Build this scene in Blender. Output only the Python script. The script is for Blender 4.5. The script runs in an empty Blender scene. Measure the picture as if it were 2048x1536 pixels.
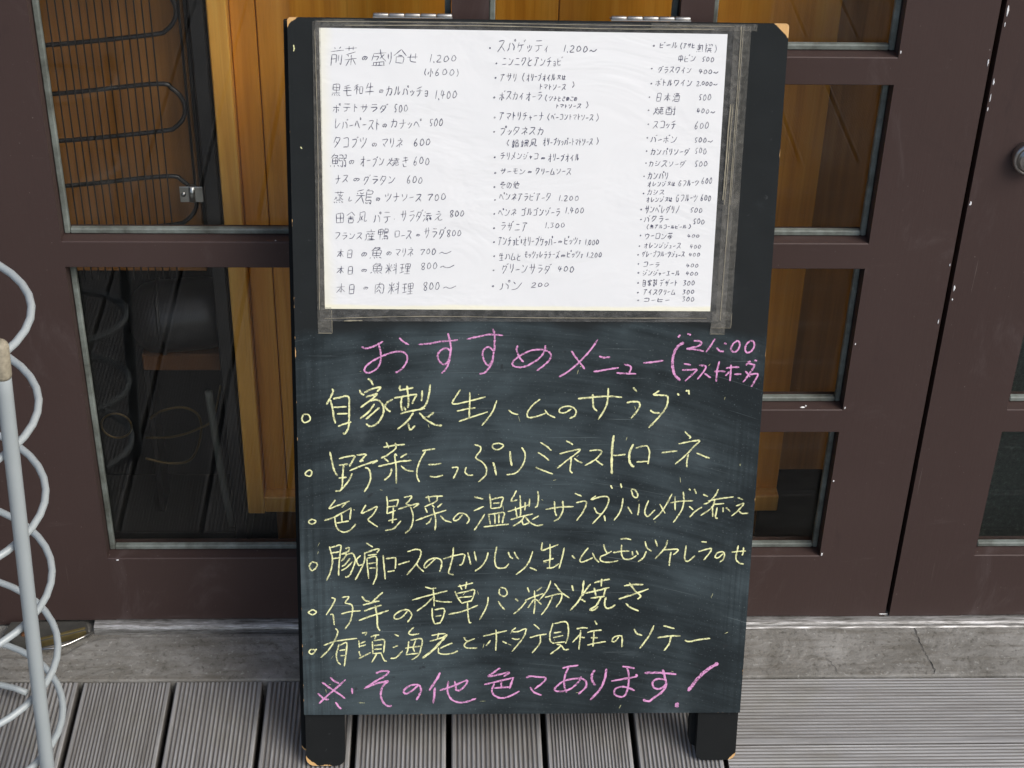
import bpy, bmesh, math, random
from mathutils import Matrix, Vector, noise
random.seed(7)
S = bpy.context.scene
COL = S.collection
# ------------------------------------------------------------------ camera
cam_data = bpy.data.cameras.new('camera')
cam = bpy.data.objects.new('camera', cam_data)
COL.objects.link(cam)
cam_data.sensor_width = 36.0
cam_data.lens = 61.463
cam_data.clip_start = 0.05
cam_data.clip_end = 400.0
R_ = ((0.999344388, -0.000133781043, 0.0362046407),
      (-0.0298206811, -0.570115068, 0.821023468),
      (0.0205309739, -0.821564843, -0.569745284))
cam.matrix_world = Matrix(((R_[0][0], -R_[0][1], -R_[0][2], 0.0),
                           (R_[1][0], -R_[1][1], -R_[1][2], 0.0),
                           (R_[2][0], -R_[2][1], -R_[2][2], 1.5712),
                           (0, 0, 0, 1)))
S.camera = cam
# ------------------------------------------------------------------ sky, sun, exposure
world = bpy.data.worlds.new('World'); S.world = world; world.use_nodes = True
wn = world.node_tree.nodes; wl = world.node_tree.links; wn.clear()
sky = wn.new('ShaderNodeTexSky'); sky.sky_type = 'NISHITA'; sky.sun_disc = False
SUN_EL, SUN_AZ = math.radians(45), math.radians(132)      # azimuth from +Y (north) clockwise: front right
sky.sun_elevation = SUN_EL; sky.sun_rotation = SUN_AZ
sky.air_density = 1.0; sky.dust_density = 4.0; sky.ozone_density = 1.0
bg = wn.new('ShaderNodeBackground'); bg.inputs[1].default_value = 0.13
wo = wn.new('ShaderNodeOutputWorld')
wl.new(sky.outputs[0], bg.inputs[0]); wl.new(bg.outputs[0], wo.inputs[0])
sd = bpy.data.lights.new('sun', 'SUN'); sd.energy = 1.5; sd.angle = math.radians(32); sd.color = (1.0, 0.985, 0.96)
sun = bpy.data.objects.new('sun', sd); COL.objects.link(sun)
sv = Vector((math.sin(SUN_AZ)*math.cos(SUN_EL), math.cos(SUN_AZ)*math.cos(SUN_EL), math.sin(SUN_EL)))
sun.rotation_euler = sv.to_track_quat('Z', 'Y').to_euler()
sun.location = (1.5, -2, 4)
S.view_settings.view_transform = 'Standard'; S.view_settings.look = 'None'
S.view_settings.exposure = 0.32; S.view_settings.gamma = 1.0; S.view_settings.use_curve_mapping = False
S.cycles.max_bounces = 6; S.cycles.diffuse_bounces = 3; S.cycles.glossy_bounces = 3; S.cycles.transparent_max_bounces = 20

# ------------------------------------------------------------------ helpers
WM = {}                                             # world matrices of things
def link(o): COL.objects.link(o); return o
def tag(o, label=None, cat=None, group=None, kind=None):
    if label: o['label'] = label
    if cat: o['category'] = cat
    if group: o['group'] = group
    if kind: o['kind'] = kind
    return o
def thing(name, loc=(0, 0, 0), label=None, cat=None, kind=None, mat=None, group=None):
    o = bpy.data.objects.new(name, None); link(o); o.empty_display_size = 0.05
    M = mat if mat is not None else Matrix.Translation(loc)
    o.matrix_world = M; WM[o.name] = M
    return tag(o, label, cat, group, kind)
def mesh(name, verts, faces, mat=None, parent=None, smooth=False, local=False):
    """verts in world space (or in the parent thing's own space if local); parts keep their thing's origin"""
    me = bpy.data.meshes.new(name)
    if parent is not None:
        M = WM[parent.name]
        if not local:
            Mi = M.inverted(); verts = [Mi @ Vector(v) for v in verts]
    me.from_pydata([tuple(v) for v in verts], [], faces); me.update()
    if smooth:
        for p in me.polygons: p.use_smooth = True
    o = bpy.data.objects.new(name, me); link(o)
    if mat: me.materials.append(mat)
    if parent is not None:
        o.parent = parent; WM[o.name] = WM[parent.name]
    else:
        WM[o.name] = Matrix.Identity(4)
    return o
def from_bm(bm):
    bm.verts.ensure_lookup_table()
    v = [x.co.copy() for x in bm.verts]; f = [[q.index for q in p.verts] for p in bm.faces]; bm.free(); return v, f
def boxvf(x0, x1, y0, y1, z0, z1, bev=0.0, seg=1, axis=None):
    bm = bmesh.new()
    bmesh.ops.create_cube(bm, size=1.0)
    for v in bm.verts:
        v.co = Vector((x0+(v.co.x+.5)*(x1-x0), y0+(v.co.y+.5)*(y1-y0), z0+(v.co.z+.5)*(z1-z0)))
    if bev > 0:
        ed = [e for e in bm.edges if axis is None or abs((e.verts[0].co-e.verts[1].co).normalized()[axis]) > .9]
        bmesh.ops.bevel(bm, geom=ed, offset=bev, offset_type='OFFSET', segments=seg, profile=0.5, affect='EDGES')
    return from_bm(bm)
def box(name, x0, x1, y0, y1, z0, z1, mat, parent=None, bev=0.0, local=False, seg=1, axis=None):
    v, f = boxvf(x0, x1, y0, y1, z0, z1, bev, seg, axis)
    return mesh(name, v, f, mat, parent, local=local)
def join(parts):
    V, F = [], []
    for v, f in parts:
        k = len(V); V += list(v); F += [[i+k for i in q] for q in f]
    return V, F
def crom(P, sub):
    P = [Vector(p) for p in P]
    if len(P) < 3:
        return [P[0].lerp(P[-1], i/sub) for i in range(sub+1)]
    out = []
    for i in range(len(P)-1):
        a = P[i-1] if i > 0 else P[i]*2-P[i+1]; b = P[i]; c = P[i+1]; d = P[i+2] if i+2 < len(P) else P[i+1]*2-P[i]
        for k in range(sub):
            t = k/sub
            out.append(.5*((2*b)+(c-a)*t+(2*a-5*b+4*c-d)*t*t+(3*b-a-3*c+d)*t**3))
    out.append(P[-1]); return out
def tubevf(P, r, seg=10, cap=True):
    P = [Vector(p) for p in P]; V, F = [], []
    up = None
    for i, p in enumerate(P):
        t = (P[min(i+1, len(P)-1)]-P[max(i-1, 0)]).normalized()
        if up is None:
            up = Vector((0, 0, 1)) if abs(t.z) < .9 else Vector((1, 0, 0))
        s = t.cross(up).normalized(); up = s.cross(t).normalized()
        rr = r(i/(len(P)-1)) if callable(r) else r
        for k in range(seg):
            a = 2*math.pi*k/seg
            V.append(p+(s*math.cos(a)+up*math.sin(a))*rr)
    for i in range(len(P)-1):
        for k in range(seg):
            k2 = (k+1) % seg
            F.append([i*seg+k, i*seg+k2, (i+1)*seg+k2, (i+1)*seg+k])
    if cap:
        F.append(list(range(seg))[::-1]); F.append([(len(P)-1)*seg+k for k in range(seg)])
    return V, F
def tube(name, P, r, mat, parent=None, seg=10, local=False):
    v, f = tubevf(P, r, seg); return mesh(name, v, f, mat, parent, smooth=True, local=local)
def lathe(prof, axis_o, axis_d, seg=32):
    d = Vector(axis_d).normalized(); a = Vector((0, 0, 1)) if abs(d.z) < .9 else Vector((1, 0, 0))
    s = d.cross(a).normalized(); u = s.cross(d); V, F = [], []
    for (r, h) in prof:
        for k in range(seg):
            t = 2*math.pi*k/seg
            V.append(Vector(axis_o)+d*h+(s*math.cos(t)+u*math.sin(t))*r)
    for i in range(len(prof)-1):
        for k in range(seg):
            k2 = (k+1) % seg; F.append([i*seg+k, i*seg+k2, (i+1)*seg+k2, (i+1)*seg+k])
    F.append(list(range(seg))); F.append([(len(prof)-1)*seg+k for k in range(seg)][::-1])
    return V, F

# ------------------------------------------------------------------ materials
class NT:
    def __init__(s, name):
        s.m = bpy.data.materials.new(name); s.m.use_nodes = True
        s.n = s.m.node_tree.nodes; s.l = s.m.node_tree.links; s.n.clear()
        s.out = s.n.new('ShaderNodeOutputMaterial')
        s.p = s.n.new('ShaderNodeBsdfPrincipled'); s.l.new(s.p.outputs[0], s.out.inputs[0])
        s.tc = s.n.new('ShaderNodeTexCoord')
    def new(s, t, **k):
        q = s.n.new(t)
        for a, b in k.items(): setattr(q, a, b)
        return q
    def set(s, sock, v):
        if hasattr(v, 'is_output'): s.l.new(v, sock)
        else: sock.default_value = v
    def map(s, scale=(1, 1, 1), rot=(0, 0, 0), loc=(0, 0, 0), src=None):
        q = s.new('ShaderNodeMapping'); s.l.new(src or s.tc.outputs['Object'], q.inputs[0])
        q.inputs['Scale'].default_value = scale; q.inputs['Rotation'].default_value = rot; q.inputs['Location'].default_value = loc
        return q.outputs[0]
    def noise(s, vec=None, scale=5, detail=4, rough=.55, dist=0, out='Fac'):
        q = s.new('ShaderNodeTexNoise'); s.l.new(vec or s.tc.outputs['Object'], q.inputs['Vector'])
        q.inputs['Scale'].default_value = scale; q.inputs['Detail'].default_value = detail
        q.inputs['Roughness'].default_value = rough; q.inputs['Distortion'].default_value = dist
        return q.outputs[0] if out == 'Fac' else q.outputs[1]
    def ramp(s, f, stops):
        q = s.new('ShaderNodeValToRGB'); s.l.new(f, q.inputs[0]); e = q.color_ramp.elements
        while len(e) < len(stops): e.new(0.5)
        for el, (p, c) in zip(e, stops):
            el.position = p; el.color = (c, c, c, 1) if isinstance(c, (int, float)) else (*c, 1)
        return q.outputs[0]
    def mix(s, f, a, b, mode='MIX'):
        q = s.new('ShaderNodeMix', data_type='RGBA', blend_type=mode)
        s.set(q.inputs[0], f)
        for i, v in ((6, a), (7, b)):
            if isinstance(v, tuple): v = (*v, 1) if len(v) == 3 else v
            s.set(q.inputs[i], v)
        return q.outputs[2]
    def math(s, op, a, b=0.0, c=None, clamp=False):
        q = s.new('ShaderNodeMath', operation=op, use_clamp=clamp)
        s.set(q.inputs[0], a); s.set(q.inputs[1], b)
        if c is not None: s.set(q.inputs[2], c)
        return q.outputs[0]
    def sep(s, v=None):
        q = s.new('ShaderNodeSeparateXYZ'); s.l.new(v or s.tc.outputs['Object'], q.inputs[0]); return q.outputs
    def smooth(s, x, a, b):
        q = s.new('ShaderNodeMapRange', interpolation_type='SMOOTHSTEP'); s.set(q.inputs[0], x)
        q.inputs[1].default_value = a; q.inputs[2].default_value = b; q.inputs[3].default_value = 0; q.inputs[4].default_value = 1
        return q.outputs[0]
    def bump(s, h, strength=.3, dist=.001, prev=None):
        q = s.new('ShaderNodeBump'); s.l.new(h, q.inputs['Height']); q.inputs['Strength'].default_value = strength
        q.inputs['Distance'].default_value = dist
        if prev: s.l.new(prev, q.inputs['Normal'])
        s.l.new(q.outputs[0], s.p.inputs['Normal']); return q.outputs[0]
    def rnd(s):
        return s.new('ShaderNodeObjectInfo').outputs['Random']
    def fin(s, col=None, rough=None, metal=None, spec=None):
        if col is not None: s.set(s.p.inputs['Base Color'], (*col, 1) if isinstance(col, tuple) and len(col) == 3 else col)
        if rough is not None: s.set(s.p.inputs['Roughness'], rough)
        if metal is not None: s.p.inputs['Metallic'].default_value = metal
        if spec is not None: s.p.inputs['Specular IOR Level'].default_value = spec
        return s.m
M = {}
def simple(name, col, rough=.6, metal=0.0, var=.25, sc=30, bump=0.0):
    t = NT(name); n = t.noise(scale=sc, detail=5)
    lo = tuple(c*(1-var) for c in col); hi = tuple(min(1, c*(1+var)) for c in col)
    c = t.mix(n, lo, hi)
    if bump: t.bump(t.noise(scale=sc*8, detail=3), bump, .0006)
    return t.fin(c, rough, metal)

# painted door: dark brown with plum cast, scuffs and dust
t = NT('door_paint')
a = t.noise(scale=3.2, detail=4); b = t.noise(t.map((1, 1, 6)), scale=9, detail=6, rough=.7); g = t.noise(scale=420, detail=2)
c = t.mix(a, (.043, .026, .023), (.061, .039, .035))
c = t.mix(t.math('MULTIPLY', t.smooth(b, .60, .80), .30), c, (.16, .13, .13))
sc_ = t.noise(t.map((70, 70, 1.5), rot=(0, .5, 0)), scale=3, detail=5)
c = t.mix(t.math('MULTIPLY', t.smooth(sc_, .70, .74), .35), c, (.22, .19, .18))
c = t.mix(t.math('MULTIPLY', g, .35), c, (.045, .03, .03))
smu = t.noise(t.map((1, 1, .45)), scale=14, detail=7, rough=.72, dist=.8)
c = t.mix(t.math('MULTIPLY', t.smooth(smu, .55, .75), .22), c, (.15, .125, .125))
c = t.mix(t.math('MULTIPLY', t.smooth(smu, .42, .28), .35), c, (.030, .021, .021))
spk = t.noise(scale=330, detail=2, rough=.5); c = t.mix(t.math('MULTIPLY', t.smooth(spk, .73, .78), .5), c, (.30, .28, .26))
brs = t.noise(t.map((120, 120, 4)), scale=3, detail=4); t.bump(brs, .18, .0006, t.bump(t.noise(scale=60, detail=6), .22, .0010))
M['paint'] = t.fin(c, t.math('MULTIPLY_ADD', a, .22, .44), spec=.35)
# glazing bead: chalky grey-green weathered strip
t = NT('glazing_bead')
n = t.noise(t.map((1, 1, 1)), scale=26, detail=6, rough=.7)
c = t.ramp(n, [(.30, (.050, .055, .045)), (.5, (.125, .145, .132)), (.72, (.22, .26, .245))])
M['bead'] = t.fin(c, .6)
# glass: clear float pane with faint dirt
t = NT('window_glass')
fr = t.new('ShaderNodeFresnel')
ge = t.new('ShaderNodeNewGeometry'); t.l.new(t.math('MULTIPLY_ADD', ge.outputs['Backfacing'], 1/1.52-1.52, 1.52), fr.inputs[0])   # the same reflectance from either side of the pane
tr = t.new('ShaderNodeBsdfTransparent'); tr.inputs[0].default_value = (.955, .965, .955, 1)
gl = t.new('ShaderNodeBsdfGlossy'); gl.inputs['Roughness'].default_value = .012
df = t.new('ShaderNodeBsdfDiffuse'); df.inputs[0].default_value = (.55, .56, .52, 1)
mx = t.new('ShaderNodeMixShader'); t.l.new(t.math('MULTIPLY', fr.outputs[0], .62, clamp=True), mx.inputs[0]); t.l.new(tr.outputs[0], mx.inputs[1]); t.l.new(gl.outputs[0], mx.inputs[2])
dirt = t.noise(t.map((1, 1, .6)), scale=7, detail=8, rough=.7)
strk = t.noise(t.map((160, 1, .7)), scale=2, detail=3)
dm = t.math('ADD', t.math('MULTIPLY', t.smooth(dirt, .5, .8), .018), t.math('MULTIPLY', t.smooth(strk, .72, .78), .035))
mx2 = t.new('ShaderNodeMixShader'); t.l.new(dm, mx2.inputs[0]); t.l.new(mx.outputs[0], mx2.inputs[1]); t.l.new(df.outputs[0], mx2.inputs[2])
t.l.new(mx2.outputs[0], t.out.inputs[0]); M['glass'] = t.m
# orange varnished wood, grain upright
def wood(name, lo, mid, hi, rough=.42, spec=.4):
    t = NT(name); r = t.rnd()
    v = t.new('ShaderNodeVectorMath', operation='ADD'); t.l.new(t.tc.outputs['Object'], v.inputs[0])
    cx = t.new('ShaderNodeCombineXYZ'); t.l.new(t.math('MULTIPLY', r, 7.0), cx.inputs[0]); t.l.new(t.math('MULTIPLY', r, 3.0), cx.inputs[2]); t.l.new(cx.outputs[0], v.inputs[1])
    g1 = t.noise(t.map((38, 38, 1.3), src=v.outputs[0]), scale=1.6, detail=6, rough=.62, dist=.7)
    g2 = t.noise(t.map((260, 260, 5), src=v.outputs[0]), scale=1.5, detail=3)
    c = t.ramp(g1, [(.32, lo), (.5, mid), (.7, hi)])
    c = t.mix(t.math('MULTIPLY', t.smooth(g2, .56, .75), .30), c, tuple(x*.55 for x in lo))
    c = t.mix(t.math('MULTIPLY', r, .18), c, lo)
    t.bump(g2, .15, .0005)
    return t.fin(c, rough, spec=spec)
M['wood'] = wood('orange_varnished_wood', (.54, .200, .018), (.70, .285, .030), (.79, .375, .055))
M['wood_pale'] = wood('pale_varnished_wood', (.66, .295, .045), (.78, .39, .070), (.84, .48, .11))
M['wood_brown'] = wood('brown_backing_wood', (.18, .076, .016), (.27, .115, .025), (.35, .16, .042), .5)
M['wood_dark'] = wood('dark_room_boards', (.05, .028, .012), (.075, .042, .018), (.10, .06, .028), .6)
M['rawwood'] = wood('raw_plywood_edge', (.40, .22, .08), (.55, .34, .14), (.68, .46, .22), .7)
# black enamel, copper, steel, brass, zinc
M['black'] = simple('black_enamel', (.014, .014, .015), .38, var=.3)
M['black_matte'] = simple('black_matte', (.011, .012, .013), .8, var=.3)
M['copper'] = simple('dull_copper', (.10, .068, .024), .5, .7)
M['steel'] = simple('steel', (.50, .50, .48), .28, 1.0, sc=60)
M['brass'] = simple('worn_brass', (.27, .22, .10), .38, .9, var=.5, sc=70)
M['darkmetal'] = simple('tarnished_metal', (.11, .11, .10), .5, .6, var=.6, sc=40, bump=.3)
M['hose'] = simple('grey_hose', (.085, .09, .078), .7)
M['rust'] = simple('rusty_tray', (.11, .042, .010), .8, var=.5)
M['chip'] = simple('white_paint_chip', (.75, .77, .78), .7, var=.1, sc=200)
M['hinge'] = simple('dull_zinc', (.34, .34, .33), .42, .9, var=.3, sc=120)
M['knob'] = simple('satin_nickel', (.42, .40, .38), .32, 1.0, var=.15, sc=90)
M['greenspeck'] = None
t = NT('speckled_green_board'); n = t.noise(scale=150, detail=4, rough=.8)
M['greenspeck'] = t.fin(t.ramp(n, [(.35, (.012, .020, .018)), (.58, (.028, .042, .038)), (.72, (.085, .11, .10))]), .85)
# white enamelled wire
t = NT('white_enamel'); n = t.noise(scale=18, detail=5); n2 = t.noise(scale=90, detail=6, rough=.75)
c = t.mix(n, (.30, .345, .36), (.37, .41, .42)); c = t.mix(t.smooth(n2, .66, .74), c, (.20, .15, .09))
M['white'] = t.fin(c, .35)
M['cap'] = simple('yellowed_tape_cap', (.30, .27, .20), .7, var=.55, sc=220)
# decking: weathered grey grooved hardwood
t = NT('weathered_decking'); r = t.rnd(); sp = t.sep()
g = t.noise(t.map((55, 2.2, 55)), scale=2.2, detail=6, rough=.65, dist=.4); f2 = t.noise(t.map((700, 24, 700)), scale=1, detail=3)
st = t.noise(scale=5, detail=5, rough=.6)
c = t.ramp(g, [(.28, (.165, .163, .160)), (.5, (.30, .307, .312)), (.74, (.44, .452, .460))])
c = t.mix(t.math('MULTIPLY', f2, .35), c, (.13, .115, .10))
c = t.mix(t.smooth(st, .52, .78), c, t.mix(.5, c, (.19, .182, .125)))
hs = t.new('ShaderNodeHueSaturation'); t.l.new(c, hs.inputs['Color']); t.l.new(t.math('MULTIPLY_ADD', r, .34, .82), hs.inputs['Value'])
gm = t.smooth(sp[2], -.0018, -.0004)                       # darker tone down in the grooves and on plank sides
c = t.mix(gm, (.100, .094, .086), hs.outputs[0])
t.bump(f2, .25, .0006)
M['deck'] = t.fin(c, .72)
# concrete
def concrete(name, k=1.0):
    t = NT(name); a = t.noise(scale=11, detail=8, rough=.72, dist=.6); b = t.noise(scale=120, detail=5, rough=.7); s2 = t.noise(t.map((3, 22, 3)), scale=3, detail=5, rough=.6)
    c = t.ramp(a, [(.30, (.105*k, .10*k, .085*k)), (.5, (.20*k, .197*k, .182*k)), (.70, (.31*k, .31*k, .295*k))])
    c = t.mix(t.math('MULTIPLY', t.smooth(s2, .46, .72), .7), c, (.11*k, .10*k, .08*k))
    c = t.mix(t.math('MULTIPLY', t.smooth(b, .58, .70), .6), c, (.40*k, .41*k, .39*k))
    c = t.mix(t.math('MULTIPLY', t.smooth(b, .46, .34), .6), c, (.065, .062, .05))
    p = t.bump(a, .5, .006); t.bump(b, .8, .0018, p)
    return t.fin(c, .8)
M['concrete'] = concrete('concrete')
t = NT('aluminium_sill'); n = t.noise(t.map((6, 60, 60)), scale=4, detail=7, rough=.75)
c = t.ramp(n, [(.34, (.09, .085, .075)), (.50, (.32, .32, .31)), (.70, (.70, .71, .72))])
M['sill'] = t.fin(c, t.ramp(n, [(.3, .7), (.7, .38)]), .55)
M['floor'] = simple('dark_tile', (.016, .018, .017), .45, sc=8)
M['ground'] = simple('dark_soil', (.06, .055, .045), .95, sc=3)
M['plaster'] = simple('shopfront_render', (.20, .18, .165), .9, sc=4)
M['roomwall'] = simple('room_wall', (.08, .06, .045), .9, sc=4)
# board paint: matte black, worn to bare ply on edges and corners; the lower part is wiped chalkboard
HW, HT = .2585, .8116
def boardpaint(name, chalky):
    t = NT(name); s = t.sep()
    n1 = t.noise(scale=24, detail=5); n9 = t.noise(scale=160, detail=4); big = t.noise(scale=6, detail=4)
    base = t.mix(n1, (.0085, .0108, .0118) if chalky else (.006, .0072, .0078), (.0150, .0185, .0200) if chalky else (.010, .0118, .0125))
    base = t.mix(t.math('MULTIPLY', t.smooth(n9, .66, .76), .22), base, (.12, .13, .13))
    if chalky:
        cv = t.new('ShaderNodeCombineXYZ'); t.l.new(s[0], cv.inputs[0])
        xx = t.math('ADD', s[0], .06); t.l.new(t.math('ADD', s[1], t.math('MULTIPLY', t.math('MULTIPLY', xx, xx), .55)), cv.inputs[1])
        BEND = cv.outputs[0]                                   # the duster swings in arcs
        # wiped chalk: broad arcs from the duster, streaks, fine specks
        arc = t.noise(t.map((1.4, 11, 1), rot=(0, 0, .10), src=BEND), scale=3.4, detail=7, rough=.62, dist=1.1)
        arc2 = t.noise(t.map((2, 90, 1), rot=(0, 0, .08), src=BEND), scale=3.0, detail=5, rough=.7, dist=.3)
        ver = t.noise(t.map((85, 2.2, 1)), scale=2.6, detail=4)
        cl = t.noise(scale=9, detail=6, rough=.6, dist=.5)
        d = t.math('ADD', t.math('MULTIPLY', arc, .34), t.math('MULTIPLY', arc2, .14))
        cl2 = t.noise(scale=4.2, detail=3, rough=.5, dist=.8)
        d = t.math('ADD', d, t.math('MULTIPLY', cl, .35)); d = t.math('ADD', d, t.math('MULTIPLY', cl2, .50))
        d = t.smooth(d, .52, .86)
        edge_l = t.smooth(t.math('ABSOLUTE', s[0]), .200, .242)          # less wiped, upright strokes near the sides
        d = t.math('MULTIPLY', d, t.math('SUBTRACT', 1.0, t.math('MULTIPLY', edge_l, t.math('MULTIPLY', t.smooth(ver, .38, .66), .55))))
        dust = t.mix(d, (.0105, .0158, .0185), (.056, .078, .088))
        scr = t.noise(t.map((2.2, 260, 1), rot=(0, 0, .12), src=BEND), scale=2.2, detail=2)
        scr2 = t.noise(t.map((4, 300, 1), rot=(0, 0, -.12)), scale=2.0, detail=2)
        dust = t.mix(t.math('MULTIPLY', t.smooth(scr, .70, .76), .35), dust, (.25, .30, .31))
        dust = t.mix(t.math('MULTIPLY', t.smooth(scr2, .70, .75), .30), dust, (.22, .27, .28))
        sp_ = t.noise(scale=520, detail=2); dust = t.mix(t.math('MULTIPLY', t.smooth(sp_, .66, .72), .30), dust, (.26, .31, .32))
        bl = t.noise(scale=70, detail=2); dust = t.mix(t.math('MULTIPLY', t.smooth(bl, .70, .76), .75), dust, (.020, .024, .027))
        lim = t.math('ADD', s[1], t.math('MULTIPLY_ADD', big, .05, -.025))
        wav = t.math('ADD', lim, t.math('MULTIPLY', t.math('POWER', s[0], 2.0), .18))
        k = t.smooth(wav, .492, .478)
        base = t.mix(k, base, dust)
        # wipes that strayed up the side strips
        st = t.math('MULTIPLY', t.smooth(cl, .56, .72), .30)
        base = t.mix(t.math('MULTIPLY', st, t.smooth(s[1], .80, .55)), base, (.075, .095, .105))
    dx = t.math('SUBTRACT', HW, t.math('ABSOLUTE', s[0]))
    if chalky:
        dt = t.math('SUBTRACT', HT, s[1])
        nn_ = t.math('MULTIPLY_ADD', t.noise(scale=55, detail=4), .016, -.0080)
        corner = t.math('ADD', t.math('ADD', dx, dt), nn_)
        corner = t.math('SUBTRACT', corner, t.math('MULTIPLY', t.math('GREATER_THAN', s[0], 0.0), .0055))
        worn = t.smooth(corner, .0095, .0080)
        thin = t.smooth(t.math('ADD', t.math('MINIMUM', dx, s[1]), t.math('MULTIPLY_ADD', t.noise(scale=45, detail=4), .012, -.0042)), .0005, .0001)
        worn = t.math('MAXIMUM', worn, thin)
    else:
        df_ = t.math('ADD', s[1], .0735)
        nn_ = t.math('MULTIPLY_ADD', t.noise(scale=60, detail=4), .012, -.006)
        worn = t.smooth(t.math('ADD', t.math('ADD', t.math('MULTIPLY', dx, 1.0), df_), nn_), .017, .0155)
        thin = t.smooth(t.math('ADD', df_, nn_), .0020, .0012)
        worn = t.math('MAXIMUM', worn, thin)
    wcol = t.mix(t.noise(t.map((60, 8, 60)), scale=3), (.50, .27, .085), (.74, .50, .24))
    c = t.mix(worn, base, wcol)
    t.bump(t.noise(scale=300, detail=3), .12, .0004)
    return t.fin(c, .78, spec=.20)
M['board'] = boardpaint('chalkboard_paint', True)
M['boardleg'] = boardpaint('black_leg_paint', False)
t = NT('menu_paper'); n = t.noise(scale=8, detail=4); s = t.sep()
ye = t.math('MULTIPLY', t.smooth(t.math('SUBTRACT', s[0], t.math('MULTIPLY', n, .020)), -.220, -.236), .8)
c = t.mix(ye, t.mix(n, (.70, .725, .745), (.76, .778, .79)), (.76, .755, .64))
ye2 = t.smooth(t.math('SUBTRACT', s[1], t.math('MULTIPLY', n, .010)), .5020, .4985); c = t.mix(t.math('MULTIPLY', ye2, .8), c, (.80, .79, .62))
c = t.mix(t.math('MULTIPLY', t.smooth(t.noise(scale=14, detail=6), .62, .74), .12), c, (.45, .45, .44))
wr = t.noise(t.map((1.0, 1.6, 1)), scale=7, detail=4, rough=.6, dist=.7); t.bump(wr, .45, .006)
t.p.inputs['Coat Weight'].default_value = .6; t.p.inputs['Coat Roughness'].default_value = .25
M['paper'] = t.fin(c, .55, spec=.3)
def film(name, milk, tint, sc):
    t = NT(name)
    tr = t.new('ShaderNodeBsdfTransparent'); n = t.noise(t.map((3, 3, 3)), scale=sc, detail=7, rough=.75)
    n2 = t.noise(t.map((1, 1, 1)), scale=sc*.22, detail=5, rough=.7, dist=1.0)
    t.fin(t.mix(n2, tuple(x*.55 for x in tint), tint), .33)
    f = t.math('MULTIPLY', t.math('ADD', t.smooth(n, .38, .72), t.math('MULTIPLY', t.smooth(n2, .5, .72), .7)), milk, clamp=True)
    f = t.math('ADD', f, .07, clamp=True)
    mx = t.new('ShaderNodeMixShader'); t.l.new(f, mx.inputs[0]); t.l.new(tr.outputs[0], mx.inputs[1]); t.l.new(t.p.outputs[0], mx.inputs[2])
    t.l.new(mx.outputs[0], t.out.inputs[0]); t.bump(n2, .5, .002)
    return t.m
M['film'] = film('clear_plastic_film', .19, (.30, .30, .29), 30)
M['tape'] = film('clear_sticky_tape', .14, (.36, .35, .31), 60)
M['tapeedge'] = simple('grimy_tape_edge', (.25, .23, .17), .6, var=.5, sc=120)
def chalk(name, col):
    t = NT(name); tr = t.new('ShaderNodeBsdfTransparent')
    n = t.noise(scale=560, detail=4, rough=.7); n2 = t.noise(scale=85, detail=4, rough=.65)
    t.fin(t.mix(n2, tuple(x*.75 for x in col), col), .95, spec=.1)
    f = t.smooth(t.math('ADD', n, t.math('MULTIPLY_ADD', n2, .80, -.40)), .34, .54)
    mx = t.new('ShaderNodeMixShader'); t.l.new(t.math('MULTIPLY_ADD', f, .60, .38), mx.inputs[0]); t.l.new(tr.outputs[0], mx.inputs[1]); t.l.new(t.p.outputs[0], mx.inputs[2])
    t.l.new(mx.outputs[0], t.out.inputs[0]); return t.m
M['chalk_yellow'] = chalk('pale_yellow_chalk', (.88, .90, .49))
M['chalk_pink'] = chalk('pink_chalk', (.76, .36, .65))
t = NT('ballpoint_ink'); n = t.noise(scale=260, detail=2); tr = t.new('ShaderNodeBsdfTransparent')
t.fin((.045, .048, .10), .6); mx = t.new('ShaderNodeMixShader'); t.l.new(t.math('MULTIPLY_ADD', t.smooth(n, .35, .6), .45, .50), mx.inputs[0]); t.l.new(tr.outputs[0], mx.inputs[1]); t.l.new(t.p.outputs[0], mx.inputs[2]); t.l.new(mx.outputs[0], t.out.inputs[0])
M['ink'] = t.m

# ------------------------------------------------------------------ the setting: ground, deck, doorstep, room
g = mesh('ground', [(-60, -60, -.16), (60, -60, -.16), (60, 1.60, -.16), (-60, 1.60, -.16)], [[0, 1, 2, 3]], M['ground']); tag(g, kind='structure')
deck = thing('deck', (0, 1.6, 0), 'weathered grey grooved timber deck in front of the doors', kind='structure')
def plank_mesh(name, width, length, grooves, depth=.0017, thick=.026, margin=.004, left=None):
    """profile across x, extruded along y from 0 to -length; ridges top out at z = 0"""
    P = [(-width/2, -thick), (-width/2, -.0016), (-width/2+.0016, 0)]
    left = margin if left is None else left
    p = (width-margin-left)/grooves; x = -width/2+left
    for i in range(grooves):
        a = x+i*p+p*.16
        P += [(a, -.0001), (a+p*.14, -depth*.8), (a+p*.32, -depth), (a+p*.50, -depth*.8), (a+p*.66, -.0001)]
    P += [(width/2-.0016, 0), (width/2, -.0016), (width/2, -thick)]
    n = len(P); V = [(a, 0, z) for a, z in P]+[(a, -length, z) for a, z in P]
    F = [[i, i+1, n+i+1, n+i] for i in range(n-1)]+[[n-1, 0, n, 2*n-1]]
    F += [list(range(n))[::-1], list(range(n, 2*n))]
    me = bpy.data.meshes.new(name); me.from_pydata(V, [], F); me.update(); me.materials.append(M['deck']); return me
PM = {k: plank_mesh('plank', .1088, 3.1, k) for k in (18, 19, 23)}
PS = plank_mesh('plank', .1088, 1.92, 19)
PX = plank_mesh('plank', .1126, 2.6, 19, margin=.0015, left=.0085)
def plank(me, loc, rz=0.0):
    o = bpy.data.objects.new('plank', me); link(o); o.parent = deck
    o.location = Vector(loc)-Vector((0, 1.6, 0)); o.rotation_euler = (0, 0, rz); return o
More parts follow.
